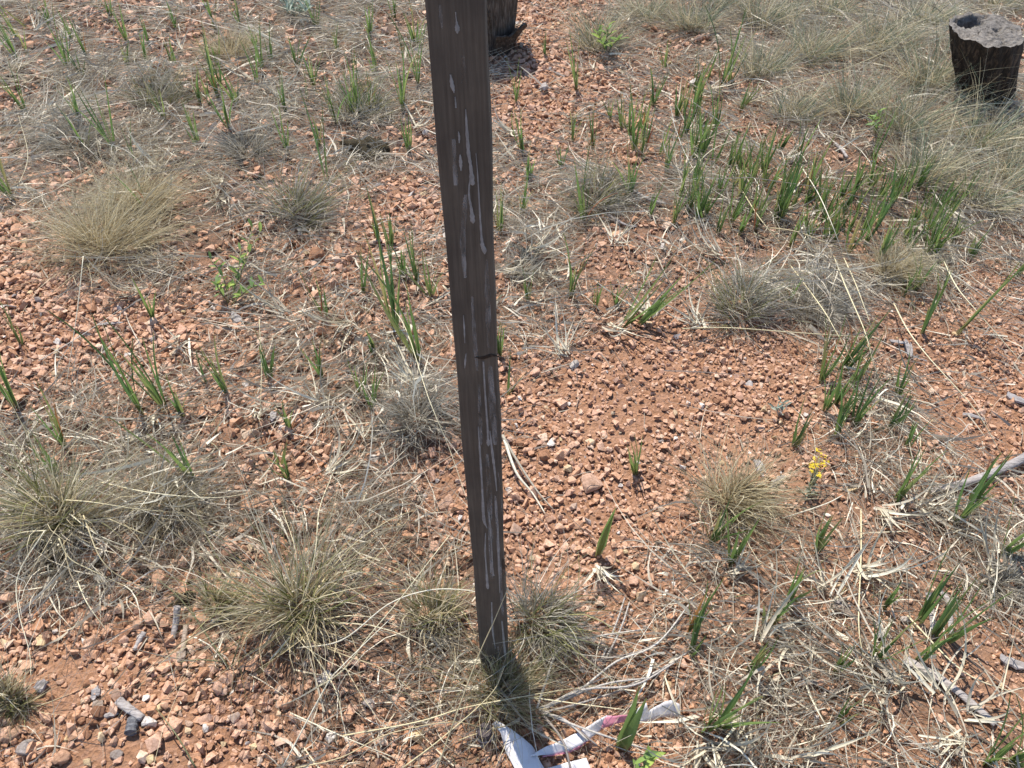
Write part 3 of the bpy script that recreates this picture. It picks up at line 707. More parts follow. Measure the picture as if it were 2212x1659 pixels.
for pts in ([(945,1659,.05),(985,1546,.12),(1031,1423,.18),(1068,1340,.22),(1101,1262,.26)], [(640,1659,.03),(738,1636,.04),(838,1586,.06),(971,1560,.06),(1048,1573,.03)], [(738,1590,.03),(900,1560,.05),(1000,1530,.06),(1100,1510,.06),(1220,1490,.03),(1350,1475,.01)],
            [(1141,1506,.03),(1238,1519,.04),(1348,1533,.05)], [(640,1400,.03),(738,1383,.1),(838,1306,.16),(921,1276,.18),(998,1274,.18),(1078,1289,.17)], [(660,1500,.02),(738,1450,.08),(798,1373,.14),(865,1293,.18),(925,1216,.2),(971,1156,.2)],
            [(640,1370,.02),(738,1413,.06),(821,1443,.06),(888,1490,.05),(918,1530,.02)], [(610,1659,.02),(700,1490,.1),(738,1440,.13),(850,1330,.16)], [(627,1540,.02),(738,1590,.04),(860,1640,.02)],
            [(617,1370,.02),(667,1383,.05),(738,1406,.05),(800,1420,.02)], [(650,1330,.02),(680,1200,.1),(690,1100,.14),(720,1020,.12)], [(650,1330,.02),(740,1200,.08),(830,1130,.1),(900,1100,.06)], [(655,1320,.02),(720,1230,.06),(800,1205,.06),(880,1225,.02)],
            [(640,1320,.02),(640,1200,.1),(610,1100,.14)], [(690,1340,.02),(760,1330,.06),(850,1340,.04)], [(640,1360,.02),(720,1480,.05),(740,1560,.03)], [(990,1600,.02),(1030,1585,.03),(1120,1560,.02)], [(870,1659,.03),(960,1590,.05),(1060,1500,.08),(1090,1440,.1)]):
    at_root = math.hypot(pts[0][0] - 645, pts[0][1] - 1345) < 75
    stalk(pts, 1.05, M_STALK, *((None, None, 'seed_stalk') if at_root else G2), parent=TUFT['tall olive and straw bunchgrass with long arching seed stalks'] if at_root else None)
for pts in ([(180,1113,.1),(217,1206,.07),(267,1250,.04),(350,1286,.01)], [(127,1163,.08),(150,1206,.06),(200,1233,.04),(300,1280,.01)], [(187,1136,.09),(267,1193,.06),(367,1236,.01)], [(233,1120,.08),(317,1156,.05),(400,1186,.01)],
            [(97,1146,.1),(40,1240,.06),(40,1320,.04),(63,1406,.02),(67,1463,.005)], [(100,1146,.09),(50,1150,.08),(0,1166,.03)], [(167,1256,.03),(190,1306,.03),(233,1366,.005)], [(140,1080,.1),(200,1085,.12),(300,1100,.08),(420,1110,.02)],
            [(150,1110,.06),(220,1160,.07),(330,1200,.02)], [(120,1120,.05),(160,1040,.16),(190,980,.2)], [(110,1120,.05),(80,1010,.16),(60,930,.2)], [(130,1120,.05),(130,1000,.17),(150,900,.22)], [(210,1040,.03),(330,1065,.06),(470,1075,.05),(560,1060,.01)], [(230,1060,.03),(330,1110,.04),(440,1110,.01)]):
    stalk(pts, 1.05, M_STALK, name='bleached_stalk', parent=TUFT['olive and straw bunchgrass with tall thin stems'] if pts[0][0] < 200 else TUFT['low swept straw bunchgrass with bleached blades trailing over gravel'])
G4 = ('thin straw stalk rising bent over open gravel and straw', 'thin bent stalks')
for pts in ([(180,553,.18),(167,670,.12),(150,786,.05),(140,853,.01)], [(83,780,.02),(167,730,.05),(263,666,.02)], [(805,633,.02),(868,693,.08),(925,853,.07),(971,970,.05),(1011,1086,.01)], [(30,420,.02),(60,340,.05),(40,250,.08)], [(560,690,.1),(565,800,.05),(560,930,.01)],
            [(1205,55,.01),(1225,20,.06),(1235,-20,.1)], [(1220,20,.03),(1300,60,.03),(1400,100,.01)], [(480,250,.02),(560,270,.05),(700,240,.03)], [(20,160,.02),(110,170,.05),(200,230,.02)], [(180,280,.02),(280,330,.06),(350,420,.02)]):
    stalk(pts, 0.85, M_STALK, *G4)
dw = tag(link('dead_weed', None, None, ground_at(494, 1442)), 'dark olive dead weed sprawling flat on stony soil from one root', 'weed')
for pts in ([(493,1440,.005),(400,1306,.05),(340,1250,.06)], [(495,1445,.005),(420,1330,.04),(397,1260,.08)], [(490,1430,.005),(430,1425,.02),(385,1430,.01)], [(500,1440,.005),(520,1380,.05),(540,1320,.08)]):
    stalk(pts, 1.3, M_OLSTALK, name='stem', parent=dw)
stalk([(423,1659,.005),(380,1586,.03),(337,1530,.01)], 1.3, M_OLSTALK, 'dark olive bent stem lying alone on the stony soil', None, 'fallen_stalk')
dp_ = tag(link('dead_plant', None, None, ground_at(1168, 1534)), 'twiggy grey dead plant lying spread between the post and the tape', 'dead plant')
for pts in ([(1165,1530,.01),(1240,1500,.02),(1330,1430,.02),(1420,1390,.02),(1500,1290,.01)], [(1170,1530,.01),(1260,1490,.03),(1370,1480,.03),(1460,1430,.02)], [(1165,1535,.01),(1300,1480,.03),(1400,1465,.02)], [(1170,1540,.01),(1250,1520,.02),(1345,1490,.015)],
            [(1160,1530,.01),(1180,1470,.03),(1210,1400,.03),(1290,1375,.02),(1390,1360,.01)], [(1170,1540,.01),(1215,1600,.03),(1232,1659,.02),(1240,1690,.01)], [(1172,1540,.01),(1230,1565,.03),(1290,1610,.02)], [(1172,1540,.01),(1220,1555,.03),(1270,1600,.025)], [(1172,1536,.01),(1250,1570,.03),(1400,1620,.01)],
            [(1300,1440,.005),(1340,1360,.015),(1360,1300,.01)], [(1290,1450,.005),(1330,1350,.01),(1350,1290,.015)], [(1270,1430,.01),(1400,1400,.015),(1480,1330,.01)], [(1320,1500,.005),(1420,1450,.01),(1500,1400,.005)]):
    stalk(pts, 2.0, M_GREYSTALK, name='stem', tip=0.6, parent=dp_)

# thick sticks, logs and chips of grey wood
def stick(points, r_mm, mat, label, name='stick', cat='stick', flat=0.8, tip=0.75):
    pts = [np.array(ground_at(x, y, u)) for x, y, u in points]; o = pts[0].copy()
    return tag(link(name, tube(name, catmull([q - o for q in pts], 5), r_mm * 0.001, r_mm * 0.001 * tip, mat, 9, 0.25, flat), None, o), label, cat)
stick([(2260,960,.02),(2190,1000,.02),(2110,1035,.015),(2010,1062,.005)], 8.5, M_GREYWOOD, 'long smooth grey branch lying on gravel with its frayed end in straw', 'branch', 'branch')
stick([(1955,1425,.006),(2030,1465,.008),(2100,1520,.008),(2150,1565,.004)], 8, M_GREYWOOD, 'long dark grey board end half hidden under bleached straw', 'board', 'board', 0.4)
stick([(1310,462,.01),(1350,485,.008),(1375,490,.006)], 4, M_GREYWOOD, 'slim grey twig under the loose grey-green bunchgrass', 'twig', 'twig')
stick([(1350,400,.01),(1400,430,.012),(1440,440,.006)], 5, M_GREYWOOD, 'grey stick crossing straw beside tall green sprouts', 'stick')
stick([(383,1310,.03),(380,1345,.012),(372,1385,.005)], 5.5, M_GREYWOOD, 'slim grey stick standing askew beside the brick-orange stone')
stick([(402,1350,.012),(395,1400,.008),(388,1430,.006)], 4, M_BROWNWOOD, 'forked brown stick lying below the upright grey stick')
stick([(312,1365,.008),(300,1385,.008),(290,1405,.006)], 4, M_GREYWOOD, 'short pale stick between two rusty stones')
stick([(255,1515,.01),(280,1532,.01),(308,1552,.008)], 7, M_GREYWOOD, 'thick grey stick stub lying slantwise beside the charcoal block')
stick([(2030,1275,.006),(2050,1300,.006),(2055,1370,.006)], 5, M_GREYWOOD, 'upper one of two blue-grey wood slivers behind leaning sprouts', flat=0.3)
stick([(2005,1280,.006),(2012,1320,.006),(2018,1375,.006)], 5.5, M_GREYWOOD, 'lower one of two blue-grey wood slivers behind leaning sprouts', flat=0.3)
stick([(2150,400,.02),(2190,430,.015),(2230,470,.01)], 8, M_GREYWOOD, 'grey branch piece beneath bluish bunchgrass past the black stump', 'branch', 'branch')
stick([(1805,310,.01),(1820,325,.01),(1830,340,.01)], 5, M_GREYWOOD, 'short bleached stick end lying on gravel among far sprouts')

def chip_mesh(L, W, Tk, seed, mat):
    """a splinter: flat, broken at both ends, uneven top"""
    r = random.Random(seed); n = 7; V = []; Fq = []
    for i in range(n):
        t = i / (n - 1); x = (t - 0.5) * L
        w = W * 0.5 * (0.55 + 0.45 * math.sin(math.pi * min(1, t * 1.1 + 0.1))) * r.uniform(0.85, 1.12); sh = r.uniform(-.12, .12) * W
        th = Tk * r.uniform(0.7, 1.2); ex = r.uniform(-.05, .05) * L
        for (yy, zz) in ((-w, 0), (w, 0), (w * 0.85, th * 0.8), (0, th), (-w * 0.85, th * 0.7)):
            V.append((x + ex * (1 if zz else 0.4) + (r.uniform(-.08, .08) * L if i in (0, n - 1) else 0), yy + sh, zz))
    for i in range(n - 1):
        for s in range(5): Fq.append((i * 5 + s, i * 5 + (s + 1) % 5, (i + 1) * 5 + (s + 1) % 5, (i + 1) * 5 + s))
    me = bpy.data.meshes.new('wood_chip'); me.from_pydata(V, [], Fq + [(4, 3, 2, 1, 0), tuple((n - 1) * 5 + s for s in range(5))]); me.materials.append(mat)
    return me
CHIPS = [  # x, y, length px, width px, turn, material, label
 (512,692,34,20,2.3,M_GREYWOOD,'flat grey wood chip on gravel below the leafy weed'), (268,714,30,14,0.2,M_BROWNWOOD,'brown wood chip beside a thin dark splinter on gravel'),
 (242,704,46,9,0.15,M_GREYWOOD,'thin dark wood splinter beside a brown chip on gravel'), (592,906,14,34,0.1,M_GREYWOOD,'narrow grey wood chip standing on end in shaded gravel'),
 (505,1330,75,32,0.25,M_GREYWOOD,'splintered grey wood slab at the foot of olive bunchgrass'), (488,1375,18,34,0.2,M_BROWNWOOD,'tan wood chip upright below the splintered slab'),
 (94,1486,24,26,0.9,M_GREYWOOD,'small slate-grey wood chip alone on bare soil'), (212,1500,16,30,0.1,M_GREYWOOD,'white-grey end chip above the thick stick stub'),
 (216,1528,22,30,0.3,M_BROWNWOOD,'tan square wood chip beside the white-grey end chip'), (250,1503,24,18,0.8,M_BROWNWOOD,'olive-tan wood chip touching the thick stick stub'),
 (245,1548,26,14,0.3,M_GREYWOOD,'small grey chip beneath the thick stick stub'), (395,1420,18,30,0.2,M_BROWNWOOD,'ochre wood chip at the foot of the forked stick'),
 (1640,1015,18,50,0.1,M_GREYWOOD,'flat grey bark plate leaning on the hair-fine tan bunchgrass'), (1677,1045,40,16,0.6,M_GREYWOOD,'grey wood chip between tan bunchgrass and yellow flowers'),
 (1960,758,14,52,-0.1,M_GREYWOOD,'upright pale wood sliver on bare gravel past leaning sprouts'), (1938,744,34,10,-0.3,M_GREYWOOD,'short grey splinter beside the upright pale sliver'),
 (1822,1325,60,16,-0.5,M_BROWNWOOD,'tan curved wood chip among fallen bleached leaves'), (1815,1308,34,14,-0.3,M_GREYWOOD,'dark-edged grey chip above the tan curved chip'),
 (820,406,18,10,0.3,M_GREYWOOD,'tiny grey chip on gravel beside the post, amid a bare patch'), (2192,868,40,20,-0.6,M_GREYWOOD,'grey wood flake on the smooth bare gravel'),
 (1745,1480,60,14,0.1,M_BROWNWOOD,'brown wood sliver under bleached straw'), (1632,1320,36,14,-0.5,M_GREYWOOD,'pale wood sliver beside a short green sprout'),
 (2100,905,40,10,-0.5,M_GREYWOOD,'thin grey splinter on smooth bare gravel'), (2190,1440,60,24,-0.4,M_GREYWOOD,'dark grey wood fragment near the board end'),
 (1205,1430,14,12,0.3,M_BROWNWOOD,'little brown chip between the post and the twiggy dead plant'), (1900,1375,26,14,0.4,M_GREYWOOD,'pale square chip on gravel below leaning sprouts'),
 (430,20,40,14,0.6,M_GREYWOOD,'grey wood splinter among far bleached straw'), (1800,1500,26,12,0.3,M_BROWNWOOD,'small tan chip on open gravel'),
]
for i, (px, py, L_, W_, a, m, lab) in enumerate(CHIPS):
    p = ground_at(px, py)
    tag(link('wood_chip', chip_mesh(metres(L_, p), metres(W_, p), metres(min(L_, W_) * 0.35, p), i, m), None, (p.x, p.y, p.z + 0.006), (random.uniform(-.2, .2), random.uniform(-.15, .15), a)), lab, 'wood chip')
# charcoal block: round stub with split rings
p = ground_at(288, 1572); r = metres(13, p)
bm = bmesh.new(); V = []
ring = 14
for i in range(9):
    z = (i / 8 - 0.5) * r * 2.6; gro = 0.82 if i in (3, 6) else 1.0
    V.append([bm.verts.new((math.cos(a * 2 * math.pi / ring) * r * gro * (1 + 0.08 * math.sin(a * 3.1)), math.sin(a * 2 * math.pi / ring) * r * gro * 0.85, z)) for a in range(ring)])
for i in range(8):
    for a in range(ring): bm.faces.new((V[i][a], V[i][(a + 1) % ring], V[i + 1][(a + 1) % ring], V[i + 1][a]))
bm.faces.new(V[0][::-1]); bm.faces.new(V[8])
me = bpy.data.meshes.new('charcoal_block'); bm.to_mesh(me); bm.free()
me.materials.append(wood_mat('cracked_charcoal', (0.03, 0.03, 0.032), (0.12, 0.12, 0.125), (0.22, 0.22, 0.22), (30, 30, 60), 0.8, 1.0, 0.002))
tag(link('charcoal_block', me, None, (p.x, p.y, p.z + r * 0.7), (rad(78), 0.1, 0.15)), 'cracked dark grey charcoal block beside the thick stick stub', 'charcoal')

# ------------------------------------------------------------------ bleached dead leaves in clumps and single straws
DEADM = [blade_mesh('dead_leaf', b, M_DEAD, 8, tw, 0.02, 0.7) for b, tw in ((0.15, .8), (0.4, -1.2), (0.65, 1.6), (0.9, .5), (0.5, 2.2), (0.3, -2.0))]
CLUMPS = [(80,75),(60,185),(30,165),(400,745),(295,640),(620,690),(245,1050),(270,960),(335,915),(375,1035),(720,1025),(800,955),(760,705),(850,595),(1150,545),(1240,260),(1110,295),(1310,715),(1220,775),(1460,385),
          (1680,465),(1730,505),(1770,565),(1920,595),(1890,610),(1550,215),(1530,205),(1490,295),(1700,355),(470,435),(740,265),(600,215),(640,245),(400,205),(240,175),(100,275),(460,30),(390,115),(480,400),
          (1580,1245),(1640,1385),(1520,1625),(1720,1640),(2080,1550),(2140,1235),(1990,1105),(1850,1240),(1710,1395),(1950,1480),(1890,1500),(1600,1620),(2060,1600),(1780,1290),(1900,1120),(1610,1560),(2020,1500),
          (700,880),(900,840),(560,890),(1100,600),(1180,600),(1400,690),(1500,710),(160,100),(540,180),(350,380),(900,290),(820,270),(180,240),(1330,530),(1550,560)]
for i, (px, py) in enumerate(CLUMPS):
    p = ground_at(px, py)
    e = link('dead_leaf_clump', None, None, p); az0 = random.uniform(0, 6.28)
    tag(e, 'fan of curled bleached grass leaves lying ' + beside_what(px, py), 'dead leaves', 'bleached dead leaf clumps')
    for j in range(random.randint(10, 16)):
        Ln = random.uniform(0.035, 0.13); w = random.uniform(0.002, 0.0055)
        # lying down: elevation low, fanned around one heading
        link('dead_leaf', random.choice(DEADM), e, (random.uniform(-.012, .012), random.uniform(-.012, .012), random.uniform(.006, .022)),
             (rad(random.uniform(58, 88)), random.uniform(-.9, .9), az0 + random.gauss(0, 0.6)), (w, Ln, Ln))
# the dry skirt under the single broad blade, and the long fallen leaf beside the post
p = ground_at(1291, 1235)
e = tag(link('dead_leaf_skirt', None, None, p), 'curled dry skirt of grey-tan dead leaves under the single broad blade', 'dead leaves')
for j in range(16):
    link('dead_leaf', DEADM[j % 6], e, (random.uniform(-.008, .008), random.uniform(-.005, .005), .012), (rad(random.uniform(60, 100)), random.uniform(-.3, .3), random.uniform(-.9, .9)), (.0045, random.uniform(.03, .065), random.uniform(.03, .065)))
for pts, lab in (([(1085,940,.03),(1120,1000,.02),(1160,1060,.015),(1195,1100,.006)], 'upper one of a pair of long pale fallen leaves beside the post'), ([(1088,945,.028),(1115,1020,.018),(1150,1065,.012),(1178,1110,.005)], 'lower one of a pair of long pale fallen leaves beside the post')):
    stalk(pts, 3.0, M_DEAD, lab, None, 'fallen_leaf', 'leaf', 0.3, 6)
STRAW = [blade_mesh('dry_straw', b, M_DEAD, 8, tw, 0.02, 0.9) for b, tw in ((0.05, .5), (0.15, 1), (0.3, -1), (0.45, 2), (0.25, 3))]
cnt = 0; tries = 0
while cnt < 290 and tries < 9000:
    tries += 1
    px = random.uniform(-10, 2222); py = random.uniform(10, 1665); p = ground_at(px, py)
    if random.random() > float(cover(np.array(p.x), np.array(p.y))) ** 1.1: continue
    Ln = random.uniform(0.05, 0.14)
    o = link('dry_straw', random.choice(STRAW), None, (p.x, p.y, p.z + random.uniform(.006, .02)), (rad(random.uniform(66, 88)), random.uniform(-.4, .4), random.uniform(0, 6.28)), (random.uniform(.0013, .003), Ln, Ln))
    tag(o, ('long' if Ln > 0.095 else 'short') + ' bleached straw lying on litter ' + beside_what(px, py), 'straw', 'single straws on the litter'); cnt += 1

# ------------------------------------------------------------------ wooden post
W = 0.038
pb = ground_at(1068.5, 1445)
d_base = float(project(pb.x, pb.y, pb.z)[2])
W = 57.0 * d_base / F_PX
d_top = W * F_PX / 130.0
tr = ray(982, 0)
pt = Vector(np.array((0, 0, CAM_H)) + tr * d_top)
# both points are on the front face; foot a little below the soil
axis = (pt - pb).normalized()
xaxis = Vector((1, 0, 0)); xaxis = (xaxis - axis * xaxis.dot(axis)).normalized(); yaxis = axis.cross(xaxis)
R = Matrix((xaxis, yaxis, axis)).transposed().to_4x4()
LEN = (pt - pb).length
print('POST', pb, pt, 'W', W, 'axis', axis, 'len', LEN)
post = link('wooden_post', None); post.matrix_world = Matrix.Translation(pb) @ R
tag(post, 'dark weathered square wooden post streaked with pale drips, standing in bunchgrass', 'post')
bm = bmesh.new()
nz = 60; prof = []
for a, b in ((-1, 0), (1, 0), (1, 1), (-1, 1)):
    prof.append((a * W / 2, b * W))
def ringpts(z):
    rr = 0.0022; o_ = []
    wob = 0.0006 * math.sin(z * 17) + 0.0004 * math.sin(z * 41)
    for (cx, cy, a0) in ((W / 2 - rr, rr, -90), (W / 2 - rr, W - rr, 0), (-W / 2 + rr, W - rr, 90), (-W / 2 + rr, rr, 180)):
        for k in range(4):
            a = rad(a0 + k * 30); o_.append((cx + rr * math.cos(a) + wob * (1 if cx > 0 else -0.6), cy + rr * math.sin(a), z))
    return o_
rows = [[bm.verts.new(q) for q in ringpts(-0.15 + (LEN + 0.27) * i / nz)] for i in range(nz + 1)]
for i in range(nz):
    for a in range(16): bm.faces.new((rows[i][a], rows[i][(a + 1) % 16], rows[i + 1][(a + 1) % 16], rows[i + 1][a]))
bm.faces.new(rows[0][::-1]); bm.faces.new(rows[-1])
me = bpy.data.meshes.new('shaft'); bm.to_mesh(me); bm.free(); me.materials.append(M_POST)
link('shaft', me, post)
Rinv = (Matrix.Translation(pb) @ R).inverted()
def on_face(px, py):
    """photograph point -> (u, v) on the post's front face"""
    d = Vector(ray(px, py)); o_ = Vector((0, 0, CAM_H))
    ol = Rinv @ o_; dl = Rinv.to_3x3() @ d
    t = -ol.y / dl.y; q = ol + dl * t
    return q.x, q.z
def drip(pts, wpx, mat, name='drip'):
    """pts: photograph points down the run; wpx: full widths there"""
    uv = [on_face(x, y) for x, y in pts]; n = len(uv)
    C = catmull([(u, v, w * 0.5 * W / (130 - (130 - 57) * y / 1445.0)) for (u, v), (x, y), w in zip(uv, pts, [q * (0.75 if pts[0][1] < 900 else 0.62) for q in wpx])], 5)
    V = []; Fq = []
    for i, (u, v, w) in enumerate(C):
        w = max(w, 0.00015) * (1 + 0.18 * math.sin(i * 2.3 + u * 900))
        th = 0.0007 if mat is M_DRIP else 0.00035
        for s in (-1, -.5, 0, .5, 1): V.append((u + s * w, -th * (1 - s * s * 0.8) - 0.0001, v))
    m = len(C)
    for i in range(m - 1):
        for s in range(4): a = i * 5 + s; Fq.append((a, a + 1, a + 6, a + 5))
    link(name, mesh_np(name, V, Fq, mat, smooth=True), post)
for pts, w in (([(1006,235),(1009,290),(1012,330),(1017,360),(1020,394),(1021,400)], [3,9,10,9,15,3]), ([(1028,330),(1032,380),(1036,450),(1040,510),(1043,532),(1045,545)], [2,4,5,7,10,4]),
               ([(1038,525),(1043,532),(1046,540),(1047,548)], [6,12,14,4]), ([(1015,385),(1013,420),(1018,450),(1021,475),(1022,482)], [3,6,8,14,3]), ([(984,25),(986,45),(988,62),(988,72)], [3,4,14,3]),
               ([(973,160),(977,185),(981,200)], [4,12,3]), ([(983,208),(984,216),(985,232)], [3,4,5]), ([(990,283),(992,295),(992,308)], [2,6,3]), ([(994,333),(995,350),(996,368)], [3,10,4]),
               ([(1001,680),(1003,710),(1004,740)], [2,5,2]), ([(1007,762),(1005,780),(1004,794)], [2,6,2]), ([(1044,780),(1048,850),(1053,920),(1054,945),(1055,957),(1055,963)], [5,5,6,6,11,3]),
               ([(1033,920),(1037,980),(1042,1060),(1045,1120),(1052,1140)], [3,7,7,11,3]), ([(1058,930),(1064,980),(1069,1020),(1073,1060)], [4,9,7,3]), ([(1056,1105),(1060,1150),(1060,1160)], [4,6,2]),
               ([(1049,1150),(1048,1190),(1050,1220),(1053,1265),(1054,1272)], [3,6,5,10,3]), ([(1061,1160),(1063,1200),(1065,1235),(1066,1243)], [3,4,5,9]), ([(1075,1130),(1077,1200),(1080,1280)], [4,8,3]),
               ([(1062,1300),(1064,1360),(1070,1400)], [4,7,2]), ([(1084,1340),(1090,1400),(1094,1440)], [4,8,4]), ([(1076,1395),(1078,1425)], [4,6]), ([(1076,1020),(1083,1070),(1084,1110)], [2,3,2])):
    drip(pts, w, M_DRIP if max(w) > 4.5 and len(pts) > 2 else M_FAINT)
for pts, w in (([(950,10),(953,40),(955,60)], [6,10,4]), ([(1000,120),(1002,180)], [8,14]), ([(1020,640),(1026,740),(1031,800)], [6,12,6]), ([(1050,560),(1054,650),(1056,750)], [8,16,10]), ([(1059,790),(1064,880),(1070,960)], [12,20,12]),
               ([(1035,830),(1037,900),(1040,960)], [6,10,6]), ([(1052,980),(1058,1100),(1062,1250)], [10,18,10]), ([(1070,1070),(1078,1200),(1086,1330)], [8,12,8]), ([(1006,420),(1000,520),(1005,600)], [10,16,8]), ([(980,300),(985,400)], [10,14])):
    drip(pts, w, M_FAINT, 'stain')
# knot with its split
u, v = on_face(1052, 770); wv = 0.011
V = []; Fq = []
for i in range(13):
    t = i / 12 * 2 - 1
    for s in (-1, 0, 1): V.append((u + t * wv, -0.0003 - (0.0009 if s == 0 else 0), v + s * 0.0022 * (1 - t * t) + 0.0012 * math.sin(t * 4) + t * 0.001))
for i in range(12):
    for s in (0, 1): a = i * 3 + s; Fq.append((a, a + 3, a + 4, a + 1))
link('knot', mesh_np('knot', V, Fq, M_CHAR, smooth=True), post)
u, v = on_face(1088, 1225)
V = []; Fq = []
for i in range(9):
    t = i / 8 * 2 - 1
    for s in (-1, 0, 1): V.append((u + s * 0.0022 * (1 - t * t), -0.0004, v + t * 0.02))
for i in range(8):
    for s in (0, 1): a = i * 3 + s; Fq.append((a, a + 1, a + 4, a + 3))
link('split', mesh_np('split', V, Fq, M_BARK, smooth=True), post)

# ------------------------------------------------------------------ stumps
def fbm(x, y, z, seed):
    r = random.Random(seed); s = 0
    for i in range(7):
        a, b, c_, ph = r.uniform(-1, 1), r.uniform(-1, 1), r.uniform(-1, 1), r.uniform(0, 6.3)
        s += math.sin((a * x + b * y + c_ * z) * (1.7 ** i) + ph) / (1.35 ** i)
    return s / 3
def stump(name, p, r_bot, r_top, hgt, lean, seed, side_mat, top_mat, label, hollow=None, tilt_top=(0.0, 0.0), flare=0.0):
    e = tag(link(name, None, None, p), label, 'stump')
    nA, nZ = 96, 26
    def rim(a, t):
        r = r_bot + (r_top - r_bot) * t
        r *= 1 + flare * max(0, 1 - t * 4) ** 2
        ridge = 0.028 * math.sin(a * 11 + 3 * math.sin(a * 2 + seed)) + 0.018 * math.sin(a * 27 + 4 * math.sin(a * 3) + 3 * t) + 0.13 * fbm(math.cos(a) * 3, math.sin(a) * 3, t * 1.5, seed)
        r *= 1 + ridge
        return r
    V = []; Fq = []
    for j in range(nZ + 1):
        t = j / nZ
        for i in range(nA):
            a = 2 * math.pi * i / nA; r = rim(a, t)
            x = math.cos(a) * r; y = math.sin(a) * r
            z = -0.03 + t * (hgt + 0.03)
            if t > 0.7: z += (t - 0.7) / 0.3 * (tilt_top[0] * x + tilt_top[1] * y + 0.006 * fbm(math.cos(a) * 4, math.sin(a) * 4, 0, seed + 3))
            V.append((x + lean[0] * t, y + lean[1] * t, z))
    for j in range(nZ):
        for i in range(nA): Fq.append((j * nA + i, j * nA + (i + 1) % nA, (j + 1) * nA + (i + 1) % nA, (j + 1) * nA + i))
    link('outer_wood', mesh_np('outer_wood', V, Fq, side_mat, smooth=True), e)
    # cut face with cracks and hollows
    V2 = []; Fq2 = []; nR = 26
    for k in range(nR + 1):
        f = 1.0 - k / nR * 0.985
        for i in range(nA):
            a = 2 * math.pi * i / nA; r = rim(a, 1.0) * f
            x = math.cos(a) * r; y = math.sin(a) * r
            z = hgt + tilt_top[0] * x + tilt_top[1] * y + 0.006 * fbm(math.cos(a) * 4, math.sin(a) * 4, 0, seed + 3) * f
            if 0 < k:
                z += 0.004 * fbm(x * 60, y * 60, 1, seed + 5) * min(1, k / 3) + 0.0015 * math.sin(f * 40)
                crack = abs(math.sin(a * 2.5 + seed + 0.35 * math.sin(f * 9)))
                if crack < 0.13 and 0.15 < f < 0.93: z -= 0.014 * (1 - crack / 0.13)
                if hollow:
                    for hx, hy, hr, hd in hollow:
                        q = math.hypot(x / r_top - hx, y / r_top - hy) / hr
                        if q < 1: z -= hd * (1 - q ** 3)
            V2.append((x + lean[0], y + lean[1], z))
    for k in range(nR):
        for i in range(nA): Fq2.append((k * nA + i, k * nA + (i + 1) % nA, (k + 1) * nA + (i + 1) % nA, (k + 1) * nA + i))
    link('cut_top', mesh_np('cut_top', V2, Fq2, top_mat, smooth=True), e)
    return e
p = ground_at(2136, 208)
st = stump('tree_stump', p, metres(50, p), metres(72, p), 0.185, (-0.085, 0.0), 3, M_CHAR, M_STUMPTOP, 'black charred stump with cracked grey top in thick dry grass',
           hollow=[(-0.12, 0.48, 0.3, 0.07), (-0.5, 0.3, 0.28, 0.05), (0.35, -0.1, 0.2, 0.012)], tilt_top=(-0.02, 0.06))
p2 = ground_at(1058, 100)
st2 = stump('tree_stump', p2, metres(44, p2), metres(66, p2), 0.235, (0.0, 0.0), 8, M_STUMPSIDE, M_STUMPTOP, 'tapered grey-brown stump behind the post with bark curling off its foot', tilt_top=(-0.1, -0.35), flare=0.15)
# curled bark slab at its foot
def bark(parent, R_, a0, a1, z0, z1, seed, out_base=0.0, out_top=0.03, thick=0.008, name='bark_slab', jag=0.5):
    V = []; Fq = []; n, m = 22, 10
    for layer in (0, 1):
        for j in range(m + 1):
            t = j / m
            for i in range(n + 1):
                s = i / n; a = a0 + (a1 - a0) * s
                top = z1 * (0.62 + 0.38 * math.sin(math.pi * (0.1 + 0.85 * s)) + jag * 0.5 * fbm(s * 14, 0, 0, seed))
                z = z0 + (top - z0) * t
                rr = R_ + out_base + (out_top - out_base) * t * t + 0.006 * fbm(s * 8, t * 6, 0, seed + 1) + layer * thick
                V.append((math.cos(a) * rr, math.sin(a) * rr, z))
    w = n + 1; L0 = w * (m + 1)
    for j in range(m):
        for i in range(n):
            a = j * w + i
            Fq.append((a, a + w, a + w + 1, a + 1)); b = a + L0; Fq.append((b, b + 1, b + w + 1, b + w))
    edge = [(j * w, (j + 1) * w) for j in range(m)] + [(m * w + i, m * w + i + 1) for i in range(n)] + [((j + 1) * w + n, j * w + n) for j in range(m)] + [(i + 1, i) for i in range(n)]
    for a, b in edge: Fq.append((a, a + L0, b + L0, b))
    return link(name, mesh_np(name, V, Fq, M_BARK, smooth=True), parent)
rb = metres(44, p2)
bark(st2, rb * 1.05, rad(-78), rad(12), -0.01, 0.085, 2, 0.0, 0.04, name='bark_slab')
bark(st2, rb * 1.0, rad(-115), rad(-84), -0.01, 0.16, 5, 0.0, 0.015, name='bark_slab')

